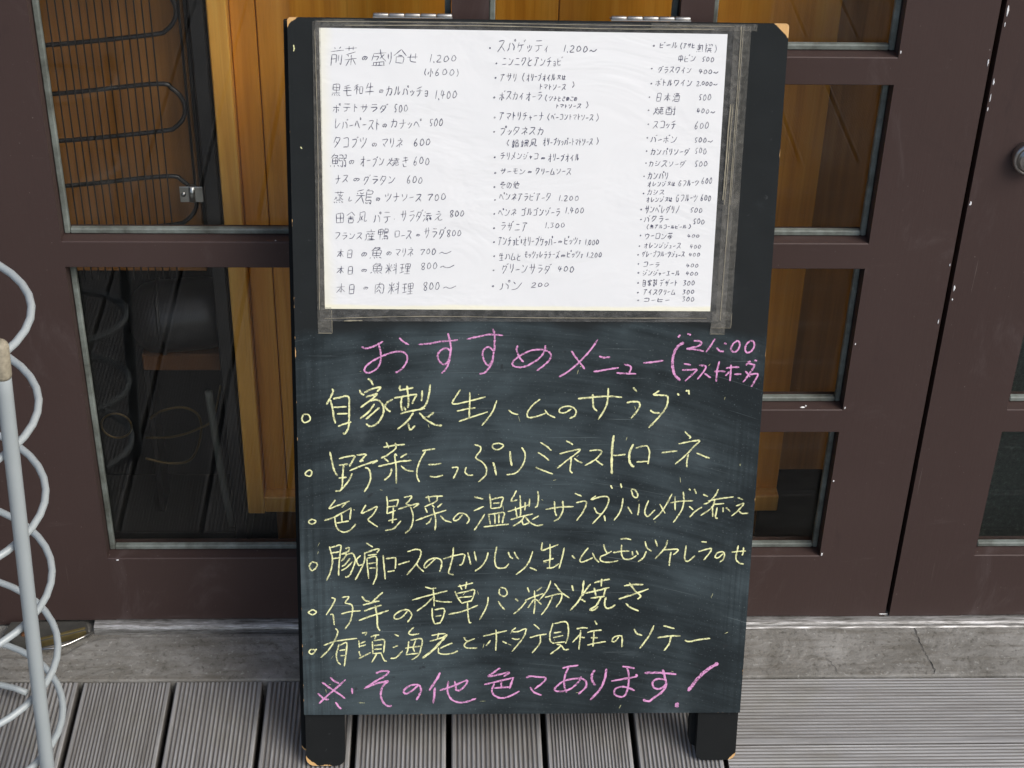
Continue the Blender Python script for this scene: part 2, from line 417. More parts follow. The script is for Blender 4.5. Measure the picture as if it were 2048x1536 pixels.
gaps = [-.4620, -.3465, -.2315, -.1158, 0.0, .1165, .2262, .3350]
xs = [g-.1155*k for g in [gaps[0]] for k in range(12, 0, -1)]+gaps
for i in range(len(xs)-1):
    w = xs[i+1]-xs[i]
    o = plank(PM[[19, 18, 23, 19, 18][i % 5]], ((xs[i]+xs[i+1])/2, 1.6065, random.uniform(-.0012, 0)), random.uniform(-.0012, .0012))
    o.scale.x = (w-.0066)/.1088
y = 1.6065
for i in range(10):
    o = plank(PX, (.3375, y-.0563-.0001, random.uniform(-.0010, 0)), math.pi/2)
    y -= .1143
for i in range(16):
    plank(PS, (.336+.0578+.1155*i, y-.004, random.uniform(-.0012, 0)))
for i, yy in enumerate((1.50, .9, .3, -.3, -.9)):
    j = box('joist', -1.9, 2.6, yy-.03, yy+.03, -.155, -.032, M['black_matte'], deck)
# concrete doorstep with a notch for the floor pivot
st = thing('doorstep', (0, 1.65, 0), 'cracked grey concrete doorstep between deck and doors', kind='structure')
prof = [(-1.9, 1.6085), (2.6, 1.6085), (2.6, 1.703), (.40, 1.698), (-.20, 1.690), (-.447, 1.6875), (-.470, 1.676), (-.492, 1.656), (-.519, 1.6505), (-1.9, 1.650)]
bm = bmesh.new(); vs = [bm.verts.new((x, yv, .0012)) for x, yv in prof]; f = bm.faces.new(vs)
r = bmesh.ops.extrude_face_region(bm, geom=[f])
for e in r['geom']:
    if isinstance(e, bmesh.types.BMVert): e.co.z = -.15
bmesh.ops.recalc_face_normals(bm, faces=bm.faces)
te = [e for e in bm.edges if all(v.co.z > 0 for v in e.verts)]
bmesh.ops.bevel(bm, geom=te, offset=.0022, segments=2, profile=.5, affect='EDGES')
v, f = from_bm(bm); mesh('concrete_slab', v, f, M['concrete'], st)
box('concrete_bed', -1.9, 2.6, 1.6495, 1.80, -.15, -.010, M['concrete'], st)
def ribbon_xy(P, w, z):
    V, F = [], []; P = crom([(*p, z) for p in P], 4)
    for i, p in enumerate(P):
        d = (P[min(i+1, len(P)-1)]-P[max(i-1, 0)]).normalized(); s = Vector((-d.y, d.x, 0))*w*random.uniform(.3, 1.0)
        p = p+Vector((random.uniform(-.0014, .0014), 0, 0)); V += [p-s, p+s]
        if i: F.append([2*i-2, 2*i-1, 2*i+1, 2*i])
    return V, F
v, f = ribbon_xy([(.6144, 1.696), (.6151, 1.675), (.6181, 1.6534), (.6198, 1.6376), (.6236, 1.6174), (.6215, 1.6105)], .0006, .0021)
mesh('crack', v, f, M['black_matte'], st)
v, f = ribbon_xy([(.487, 1.640), (.494, 1.628), (.497, 1.612)], .0003, .0021); mesh('crack', v, f, M['black_matte'], st)
# room behind the glass
def struct(name, *a, **k): return tag(box(name, *a, **k), kind='structure')
struct('room_floor', -2.2, 2.8, 1.8005, 4.6, -.10, -.004, M['floor'])
struct('room_ceiling', -2.2, 2.8, 1.80, 4.6, 2.42, 2.50, M['roomwall'])
struct('room_wall', -2.30, -2.2, 1.80, 4.6, -.10, 2.50, M['roomwall'])
struct('room_wall', 2.8, 2.90, 1.80, 4.6, -.10, 2.50, M['roomwall'])
rw = thing('room_back_wall', (0, 2.75, 0), kind='structure')
for i in range(18):
    box('board', -2.2, 2.8, 2.75, 2.77, i*.135, i*.135+.132, M['wood_dark'], rw, bev=.002)
box('wall_core', -2.2, 2.8, 2.771, 2.85, -.004, 2.42, M['roomwall'], rw)
struct('shopfront_wall', -2.3, 2.9, 1.72, 1.80, 2.10, 3.6, M['plaster'])  # unseen walling round the doors, added to block light from above and the sides
struct('shopfront_wall', -2.3, -1.70, 1.72, 1.80, -.15, 2.10, M['plaster'])
struct('shopfront_wall', 1.78, 2.9, 1.72, 1.80, -.15, 2.10, M['plaster'])

# ------------------------------------------------------------------ doors
YF, YB, YG = 1.716, 1.756, 1.741
ZB, ZT = .0055, 2.085
ROWS = [(.110, .308), (.342, .541), (.575, .7713), (.8037, 1.005), (1.038, 1.238), (1.271, 1.471), (1.504, 1.704), (1.737, 1.960)]
BIG = [(.110, .541), (.575, 1.005), (1.038, 1.471), (1.504, 1.960)]
def leaf(name, x0, x1, s0, s1, big, m1, m2, label):
    """x0..x1 leaf, s0..s1 opening; big = (xa, xb) wide pane column; m1, m2 muntins beside it"""
    d = thing(name, (x0, YF, ZB), label, 'door')
    B = .0010; pm = M['paint']
    box('stile', x0, s0, YF, YB, ZB, ZT, pm, d); box('stile', s1, x1, YF, YB, ZB, ZT, pm, d)
    box('bottom_rail', s0, s1, YF, YB, ZB, .110, pm, d, B, axis=0); box('top_rail', s0, s1, YF, YB, 1.960, ZT, pm, d, B, axis=0)
    for m in (m1, m2): box('muntin', m[0], m[1], YF, YB, .110, 1.960, pm, d)
    smalls = sorted([s0, s1, *m1, *m2]); cells = []
    cols = [(smalls[i], smalls[i+1]) for i in (0, 2, 4)]
    for c in cols:
        rows = BIG if abs(c[0]-big[0]) < .01 else ROWS
        for i, r in enumerate(rows):
            cells.append((*c, *r))
            if i+1 < len(rows): box('rail', c[0], c[1], YF, YB, r[1], rows[i+1][0], pm, d, B, axis=0)
    for (a, b, z0, z1) in cells:
        e = .0005; w = .0070
        p = box('pane', a+e, b-e, YG, YG+.004, z0+e, z1-e, M['glass'], d)
        y0, y1 = YG-.0085, YG-.0004
        for q in ((a+e, a+w, z0+e, z1-e), (b-w, b-e, z0+e, z1-e), (a+w+.0002, b-w-.0002, z0+e, z0+w), (a+w+.0002, b-w-.0002, z1-w, z1-e)):
            box('glazing_bead', q[0], q[1], y0, y1, q[2], q[3], M['bead'], d, .0012)
    return d
d1 = leaf('glazed_door', -.5350, .5785, -.434, .479, (-.434, .003), (.003, .042), (.2424, .2774), 'dark brown glazed door leaf behind the menu board, wide panes at its left')
d2 = leaf('glazed_door', .5845, 1.700, .681, 1.592, (1.155, 1.592), (.883, .918), (1.118, 1.155), 'dark brown glazed door leaf at the right edge with a round lock')
d3 = thing('door_jamb', (-.62, YF, 0), 'dark brown door jamb at the far left behind the white spiral stand', 'door jamb')
box('post', -.640, -.5405, YF+.004, 1.80, -.008, 2.098, M['paint'], d3, .002)
box('stop', -.5404, -.520, YB+.002, 1.80, -.008, 2.098, M['paint'], d3, .001)
box('side_wall_panel', -1.699, -.6405, YF+.010, 1.79, -.008, 2.098, M['paint'], d3, .002)
# chips of white undercoat where the paint has flaked
def chip(par, x, z, sx, sz, y=None, seed=0, flat=True):
    rr = random.Random(seed); n = 7
    sx *= .8; sz *= .8
    pts = [(sx*math.cos(2*math.pi*k/n)*rr.uniform(.45, 1.1), sz*math.sin(2*math.pi*k/n)*rr.uniform(.45, 1.1)) for k in range(n)]
    yy = YF if y is None else y
    if flat:
        V = [(x+a, yy-.0002, z+b) for a, b in pts]+[(x+a*.7, yy-.0006, z+b*.7) for a, b in pts]
    else:
        V = [(x+a, yy+b, z+.0002) for a, b in pts]+[(x+a*.7, yy+b*.7, z+.0007) for a, b in pts]
    F = [[k, (k+1) % n, n+(k+1) % n, n+k] for k in range(n)]+[list(range(n, 2*n))]
    mesh('paint_chip', V, F, M['chip'], par)
for i, (x, z, a, b) in enumerate([(.5870, .858, .0016, .011), (.5868, .842, .0012, .005), (.5866, .776, .0014, .007), (.5863, .758, .0012, .009), (.5860, .744, .0011, .005), (.5868, .627, .0020, .0042), (.5870, .5160, .0018, .006), (.5872, .5005, .0018, .0030)]):
    chip(d2, x, z, a, b, seed=i)
for i, (x, z, a, b) in enumerate([(.5765, .7985, .0010, .006), (.5768, .547, .0010, .003), (.5757, .470, .0009, .006), (.5752, .0090, .0090, .0018), (.4815, .438, .0014, .002), (.4812, .1128, .0022, .0042), (.4815, .2325, .0015, .0020), (.4812, .3450, .0014, .0025), (-.4215, .1075, .0040, .0020), (.4806, .810, .0012, .0035)]):
    chip(d1, x, z, a, b, seed=20+i)
for i, (x, yy, z, a, b) in enumerate([(.4310, 1.7215, .342, .0050, .0025), (-.16, 1.7185, .575, .0024, .0012), (-.195, 1.719, .575, .0012, .0010), (.3345, 1.7175, .8037, .0011, .0012), (.4350, 1.7245, .342, .0022, .0030)]):
    chip(d1, x, z, a, b, y=yy, seed=40+i, flat=False)
# lock on the right leaf
v, f = lathe([(.0190, 0), (.0200, .002), (.0200, .009), (.0182, .0125), (.0160, .0125), (.0155, .0105), (.0148, .0105), (.0142, .0150), (.0120, .0162), (.0001, .0165)], (.6415, YF+.0002, .6885), (0, -1, 0), 40)
k = mesh('lock_cylinder', v, f, M['knob'], d2, smooth=True)
mesh('keyhole', *boxvf(.6407, .6423, YF-.0172, YF-.0160, .6835, .6935), M['black_matte'], k)
# sill strip and pivot
sl = thing('door_sill', (0, 1.71, 0), 'worn aluminium sill strip under the doors', 'sill')
def sweep_x(P, x0, x1):
    n = len(P); V = [(x0, a, b) for a, b in P]+[(x1, a, b) for a, b in P]
    return V, [[i, (i+1) % n, n+(i+1) % n, n+i] for i in range(n)]+[list(range(n))[::-1], list(range(n, 2*n))]
v, f = sweep_x([(1.7040, -.0095), (1.7034, -.0010), (1.7046, .0018), (1.7075, .0034), (1.7120, .0040), (1.7800, .0040), (1.7800, -.0095)], -.462, 1.77)
mesh('strip', v, f, M['sill'], sl)
v, f = sweep_x([(1.6985, -.0095), (1.6985, .0000), (1.7005, .0014), (1.7030, .0014), (1.7030, -.0095)], .20, 1.77)
mesh('lower_lip', v, f, M['sill'], sl)
tube('notch_edging', [(-.462, 1.7000, -.001), (-.474, 1.6900, -.001), (-.490, 1.678, -.001), (-.505, 1.670, -.001), (-.54, 1.666, -.001)], .0016, M['steel'], sl, 8)
pv = thing('floor_pivot', (-.50, 1.70, 0), 'tarnished metal floor pivot with brassy edge under the left door corner', 'hinge')
pl = [(-.5240, 1.7145), (-.4745, 1.7145), (-.4690, 1.7030), (-.4712, 1.6995), (-.5250, 1.6795), (-.560, 1.6760), (-.575, 1.690), (-.570, 1.7145)]
n = len(pl); V = [(x, yv, -.0095) for x, yv in pl]+[(x, yv, .0040) for x, yv in pl]
mesh('plate', V, [[i, (i+1) % n, n+(i+1) % n, n+i] for i in range(n)]+[list(range(n))[::-1], list(range(n, 2*n))], M['darkmetal'], pv)
V = [(-.4712, 1.6992, .0005), (-.5250, 1.6792, .0005), (-.5254, 1.6800, .0058), (-.4716, 1.7003, .0058), (-.4722, 1.7022, .0062), (-.5262, 1.6820, .0062)]
V += [(x, yv, z-.008) for x, yv, z in V[:2]]
mesh('edge_strip', V, [[0, 1, 2, 3], [3, 2, 5, 4], [7, 1, 0, 6]], M['brass'], pv)
v, f = lathe([(.0042, 0), (.0042, .0010), (.0030, .0022), (.0005, .0025)], (-.5115, 1.7075, .0040), (0, 0, 1), 16); mesh('screw', v, f, M['steel'], pv, smooth=True)
v, f = lathe([(.0038, 0), (.0038, .0010), (.0030, .0020), (.0005, .0022)], (-.549, 1.690, .0040), (0, 0, 1), 16); mesh('screw', v, f, M['rust'], pv, smooth=True)

# ------------------------------------------------------------------ inside: refrigerator back, wooden cabinet, green board
fr_ = thing('refrigerator', (-.40, 1.95, 0), 'back of an old refrigerator with black condenser coil behind the left pane', 'refrigerator')
box('back_board', -.62, -.3030, 1.893, 1.905, .43, 1.32, M['wood_brown'], fr_, .001)
box('carcass', -.62, -.3030, 1.99, 2.30, .03, 1.32, M['black_matte'], fr_, .004)
box('base_tray', -.62, -.2740, 1.86, 1.989, .022, .034, M['black_matte'], fr_, .001)
box('side_post', -.2910, -.2738, 1.852, 1.985, .006, 1.32, M['black'], fr_, .0015)
for x in (-.3012, -.2945): tube('side_rod', [(x, 1.852, .55), (x, 1.852, 1.32)], .0016, M['black'], fr_, 8)
for i in range(24):
    x = -.3322-.0087*i; jx = random.uniform(-.0006, .0006)
    tube('condenser_wire', crom([(x, 1.8485, .445), (x+jx, 1.8485, .7), (x-jx*.6, 1.8485, 1.0), (x, 1.8485, 1.30)], 3), .00088, M['black'], fr_, 6)
rows_z = [.515, .581, .640, .700, .760, .820, .880, .940, 1.0, 1.06, 1.12, 1.18]
def slope(x): return (x+.332)*.075
path = []
for i in range(len(rows_z)):
    z = rows_z[i]
    xr, xl = -.336, -.545
    line = [(xl, 1.853, z+slope(xl)), (-.44, 1.853, z+slope(-.44)), (xr, 1.853, z+.004)]
    path.append(line if i % 2 == 0 else line[::-1])
full = []
for i, ln in enumerate(path):
    full += ln
    if i+1 < len(path):
        z0 = ln[-1][2]; z1 = path[i+1][0][2]; zm = (z0+z1)/2; h = (z1-z0)/2
        if i % 2 == 0: full += [(-.336+h*math.sin(a)*1.05, 1.853, zm-h*math.cos(a)) for a in (math.pi*.2, math.pi*.4, math.pi*.6, math.pi*.8)]
        else: full += [(-.545-h*math.sin(a), 1.853, zm-h*math.cos(a)) for a in (math.pi*.25, math.pi*.5, math.pi*.75)]
tube('condenser_tube', crom(full, 5), .0027, M['black'], fr_, 10)
cl = box('tube_clip', -.3190, -.2915, 1.8440, 1.8455, .5550, .5755, M['steel'], fr_, .0005)
v, f = tubevf([(-.3045, 1.8470, .5555), (-.3045, 1.8470, .5750)], .0048, 14); mesh('saddle', v, f, M['steel'], cl, smooth=True)
v, f = lathe([(.0030, 0), (.0028, .0012), (.0014, .0022), (.0002, .0023)], (-.3145, 1.8440, .5655), (0, -1, 0), 14); mesh('screw', v, f, M['steel'], cl, smooth=True)
# compressor: welded steel drum lying on its side, copper lines, drain hose
prof = [(.001, -.068), (.020, -.066), (.036, -.058), (.045, -.045), (.0475, -.030), (.0475, .030), (.045, .045), (.036, .058), (.020, .066), (.001, .068)]
v, f = lathe(prof, (-.345, 1.925, .345), (1, .10, .04), 36); cp = mesh('compressor', v, f, M['black'], fr_, smooth=True)
v, f = lathe([(.0475, -.003), (.0505, -.002), (.0505, .002), (.0475, .003)], (-.372, 1.9223, .3439), (1, .10, .04), 36); mesh('weld_seam', v, f, M['black'], cp, smooth=True)
box('mounting_bracket', -.40, -.29, 1.905, 1.95, .270, .296, M['rust'], fr_, .002)
box('bracket_leg', -.40, -.392, 1.905, 1.95, .0345, .2695, M['black'], fr_, .001)
box('bracket_leg', -.298, -.29, 1.905, 1.95, .0345, .2695, M['black'], fr_, .001)
tube('copper_line', crom([(-.398, 1.90, .196), (-.380, 1.893, .214), (-.350, 1.89, .222), (-.331, 1.893, .205), (-.3335, 1.90, .165), (-.350, 1.905, .125), (-.378, 1.905, .118), (-.41, 1.90, .13)], 6), .0018, M['copper'], fr_, 8)
tube('copper_line', crom([(-.405, 1.893, .170), (-.365, 1.885, .178), (-.33, 1.885, .192), (-.312, 1.89, .205), (-.300, 1.90, .25)], 6), .0017, M['copper'], fr_, 8)
tube('copper_line', crom([(-.443+.020*math.cos(a), 1.90, .185+.020*math.sin(a)) for a in [i*.6 for i in range(12)]], 3), .0014, M['copper'], fr_, 8)
tube('drain_hose', crom([(-.3115, 1.87, .262), (-.3085, 1.868, .20), (-.305, 1.868, .14), (-.300, 1.87, .07), (-.297, 1.872, .036)], 6), .0052, M['hose'], fr_, 12)
cb = thing('wooden_cabinet', (.09, 1.87, 0), 'orange varnished wooden cabinet standing close behind the door glass', 'cabinet')
box('stile', -.2705, -.2480, 1.850, 1.890, .0735, 1.34, M['wood_pale'], cb, .0015)
box('rail', -.2478, .4480, 1.8505, 1.890, .0755, .1015, M['wood_pale'], cb, .0015)
box('rail', -.2478, .4480, 1.8505, 1.890, 1.30, 1.34, M['wood'], cb, .0015)
bx_ = [-.2478, -.2180, .1250, .4480]
for a, b in zip(bx_[:-1], bx_[1:]): box('panel_board', a+.0006, b-.0006, 1.868, 1.880, .1017, 1.2998, M['wood'], cb, .0010)
box('return_panel', .4485, .640, 1.905, 1.920, .105, 1.34, M['wood_brown'], cb, .001)
box('carcass', -.2705, .4480, 1.8905, 2.20, .0735, 1.34, M['wood_brown'], cb)
box('plinth', -.2350, .4250, 1.868, 2.19, -.0035, .0733, M['wood_brown'], cb, .001)
gb = box('speckled_board', .640, 1.70, 1.86, 1.88, -.003, 1.35, M['greenspeck'], None, .002)
tag(gb, 'dark green speckled board behind the glass of the right door', 'board')

# ------------------------------------------------------------------ white spiral stand
sp_t = thing('spiral_stand', (-.573, 1.472, 0), 'white enamelled wire spiral stand with a slanting post at the left edge', 'stand')
def hel(z): return .1150+.0700*z
pts = []; z0 = .633; pitch = .1225
KN = [.7400, .6286, .5145, .3960, .2825, .1695, .0690, .0046, .0045]      # height at each turn, closer together towards the foot
for i in range(20, 40*7-6):
    q = i/40; k_ = min(int(q), 7); zz = KN[k_]+(KN[k_+1]-KN[k_])*(q-k_); th = -2*math.pi*(q-1)
    pts.append((-.573+hel(zz)*math.cos(th), 1.472+.113*math.sin(th), zz))
tube('spiral_wire', pts, .0041, M['white'], sp_t, 12)
b0 = Vector((-.4608, 1.4040, 0.0)); b1 = Vector((-.4295, 1.4090, .637))
for k in range(3):
    Rk = Matrix.Translation((-.573, 1.472, 0)) @ Matrix.Rotation(2*math.pi*k/3, 4, 'Z') @ Matrix.Translation((.573, -1.472, 0))
    p = tube('post', [Rk @ b0.lerp(b1, i/12) for i in range(13)], .0080, M['white'], sp_t, 18)
    a = b0.lerp(b1, .965); c = b0.lerp(b1, 1.012)
    v, f = tubevf([Rk @ b0.lerp(b1, q) for q in (.945, .95, 1.0, 1.005, 1.010)], lambda q: [.0081, .0087, .0088, .0080, .005][min(4, int(q*4+.01))], 18); cp_ = mesh('worn_cap', v, f, M['cap'] if 'cap' in M else M['white'], p, smooth=True)

# ------------------------------------------------------------------ folding menu board leaning on the door
ux = Vector((.999936, .007028, -.008865)); uv = Vector((.006749, .258321, .966036)); un = Vector((.009079, -.966034, .258257))
O = Vector((.08826, 1.47693, .07095))
BM_ = Matrix(((ux.x, uv.x, un.x, O.x), (ux.y, uv.y, un.y, O.y), (ux.z, uv.z, un.z, O.z), (0, 0, 0, 1)))
mb = thing('menu_board', label='folded black chalkboard with pink and yellow handwriting leaning on the door', cat='menu board', mat=BM_)
def sheet(name, w, h0, h1, w0, w1, rad, mat, par, seg=5):
    P = []
    for cx, cy, a0 in ((w-rad, h1-rad, 0), (-w+rad, h1-rad, 90), (-w+.001, h0+.001, 180), (w-.001, h0+.001, 270)):
        r_ = rad if cy > h0+.01 else .001
        for k in range(seg+1):
            a = math.radians(a0+90*k/seg); P.append((cx+r_*math.cos(a), cy+r_*math.sin(a)))
    n = len(P); V = [(x, yv, w0) for x, yv in P]+[(x, yv, w1) for x, yv in P]
    return mesh(name, V, [[i, (i+1) % n, n+(i+1) % n, n+i] for i in range(n)]+[list(range(n))[::-1], list(range(n, 2*n))], mat, par, local=True)
cbp = sheet('chalkboard_panel', HW, 0, HT, -.0045, 0, .003, M['board'], mb)
def leg(name, u0, u1, v0, v1, w0, w1, mat, par):
    r_ = .010; P = [(u0, v1), (u0, v0+r_)]+[(u0+r_-r_*math.cos(a), v0+r_-r_*math.sin(a)) for a in (.4, .8, 1.2)]+[(u0+r_, v0), (u1-r_, v0)]+[(u1-r_+r_*math.sin(a), v0+r_-r_*math.cos(a)) for a in (.4, .8, 1.2)]+[(u1, v0+r_), (u1, v1)]
    n = len(P); V = [(x, yv, w0) for x, yv in P]+[(x, yv, w1) for x, yv in P]
    return mesh(name, V, [[i, (i+1) % n, n+(i+1) % n, n+i] for i in range(n)]+[list(range(n))[::-1], list(range(n, 2*n))], mat, par, local=True)
# feet end on the deck: height of a point = O.z + u*ux.z + v*uv.z + w*un.z
def foot_v(u, w): return (-O.z-u*ux.z-w*un.z)/uv.z+.0006
leg('leg', -.2575, -.2115, foot_v(-.2345, -.011), .806, -.0175, -.0047, M['boardleg'], mb)
leg('leg', .2095, .2575, foot_v(.2345, -.011), .806, -.0175, -.0047, M['boardleg'], mb)
box('cross_rail', -.2113, .2093, .760, .806, -.0175, -.0047, M['boardleg'], mb, local=True)
box('cross_rail', -.2113, .2093, .020, .066, -.0175, -.0047, M['boardleg'], mb, local=True)
leg('rear_leg', -.2640, -.2180, foot_v(-.24, -.024)+.008, .806, -.0302, -.0180, M['boardleg'], mb)
leg('rear_leg', .2020, .2490, foot_v(.2255, -.024)+.008, .806, -.0302, -.0180, M['boardleg'], mb)
box('rear_rail', -.2178, .2018, .760, .806, -.0302, -.0180, M['boardleg'], mb, local=True)
box('rear_rail', -.2178, .2018, .020, .066, -.0302, -.0180, M['boardleg'], mb, local=True)
box('rear_panel', -.2178, .2018, .0662, .7598, -.0240, -.0205, M['boardleg'], mb, local=True)
for u0, u1 in ((-.1715, -.0898), (.0740, .1570)):
    h = box('hinge', u0, u1, .8118, .8130, -.0250, -.0050, M['hinge'], mb, local=True)
    L = (u1-u0)/5
    for k in range(5):
        v, f = tubevf([(u0+L*k+.0003, .8142, -.0085), (u0+L*k+.0012, .8142, -.0085), (u0+L*(k+1)-.0012, .8142, -.0085), (u0+L*(k+1)-.0003, .8142, -.0085)], lambda q: .0018 if q in (0, 1) else .0023, 14)
        mesh('knuckle', v, f, M['hinge'], h, smooth=True, local=True)

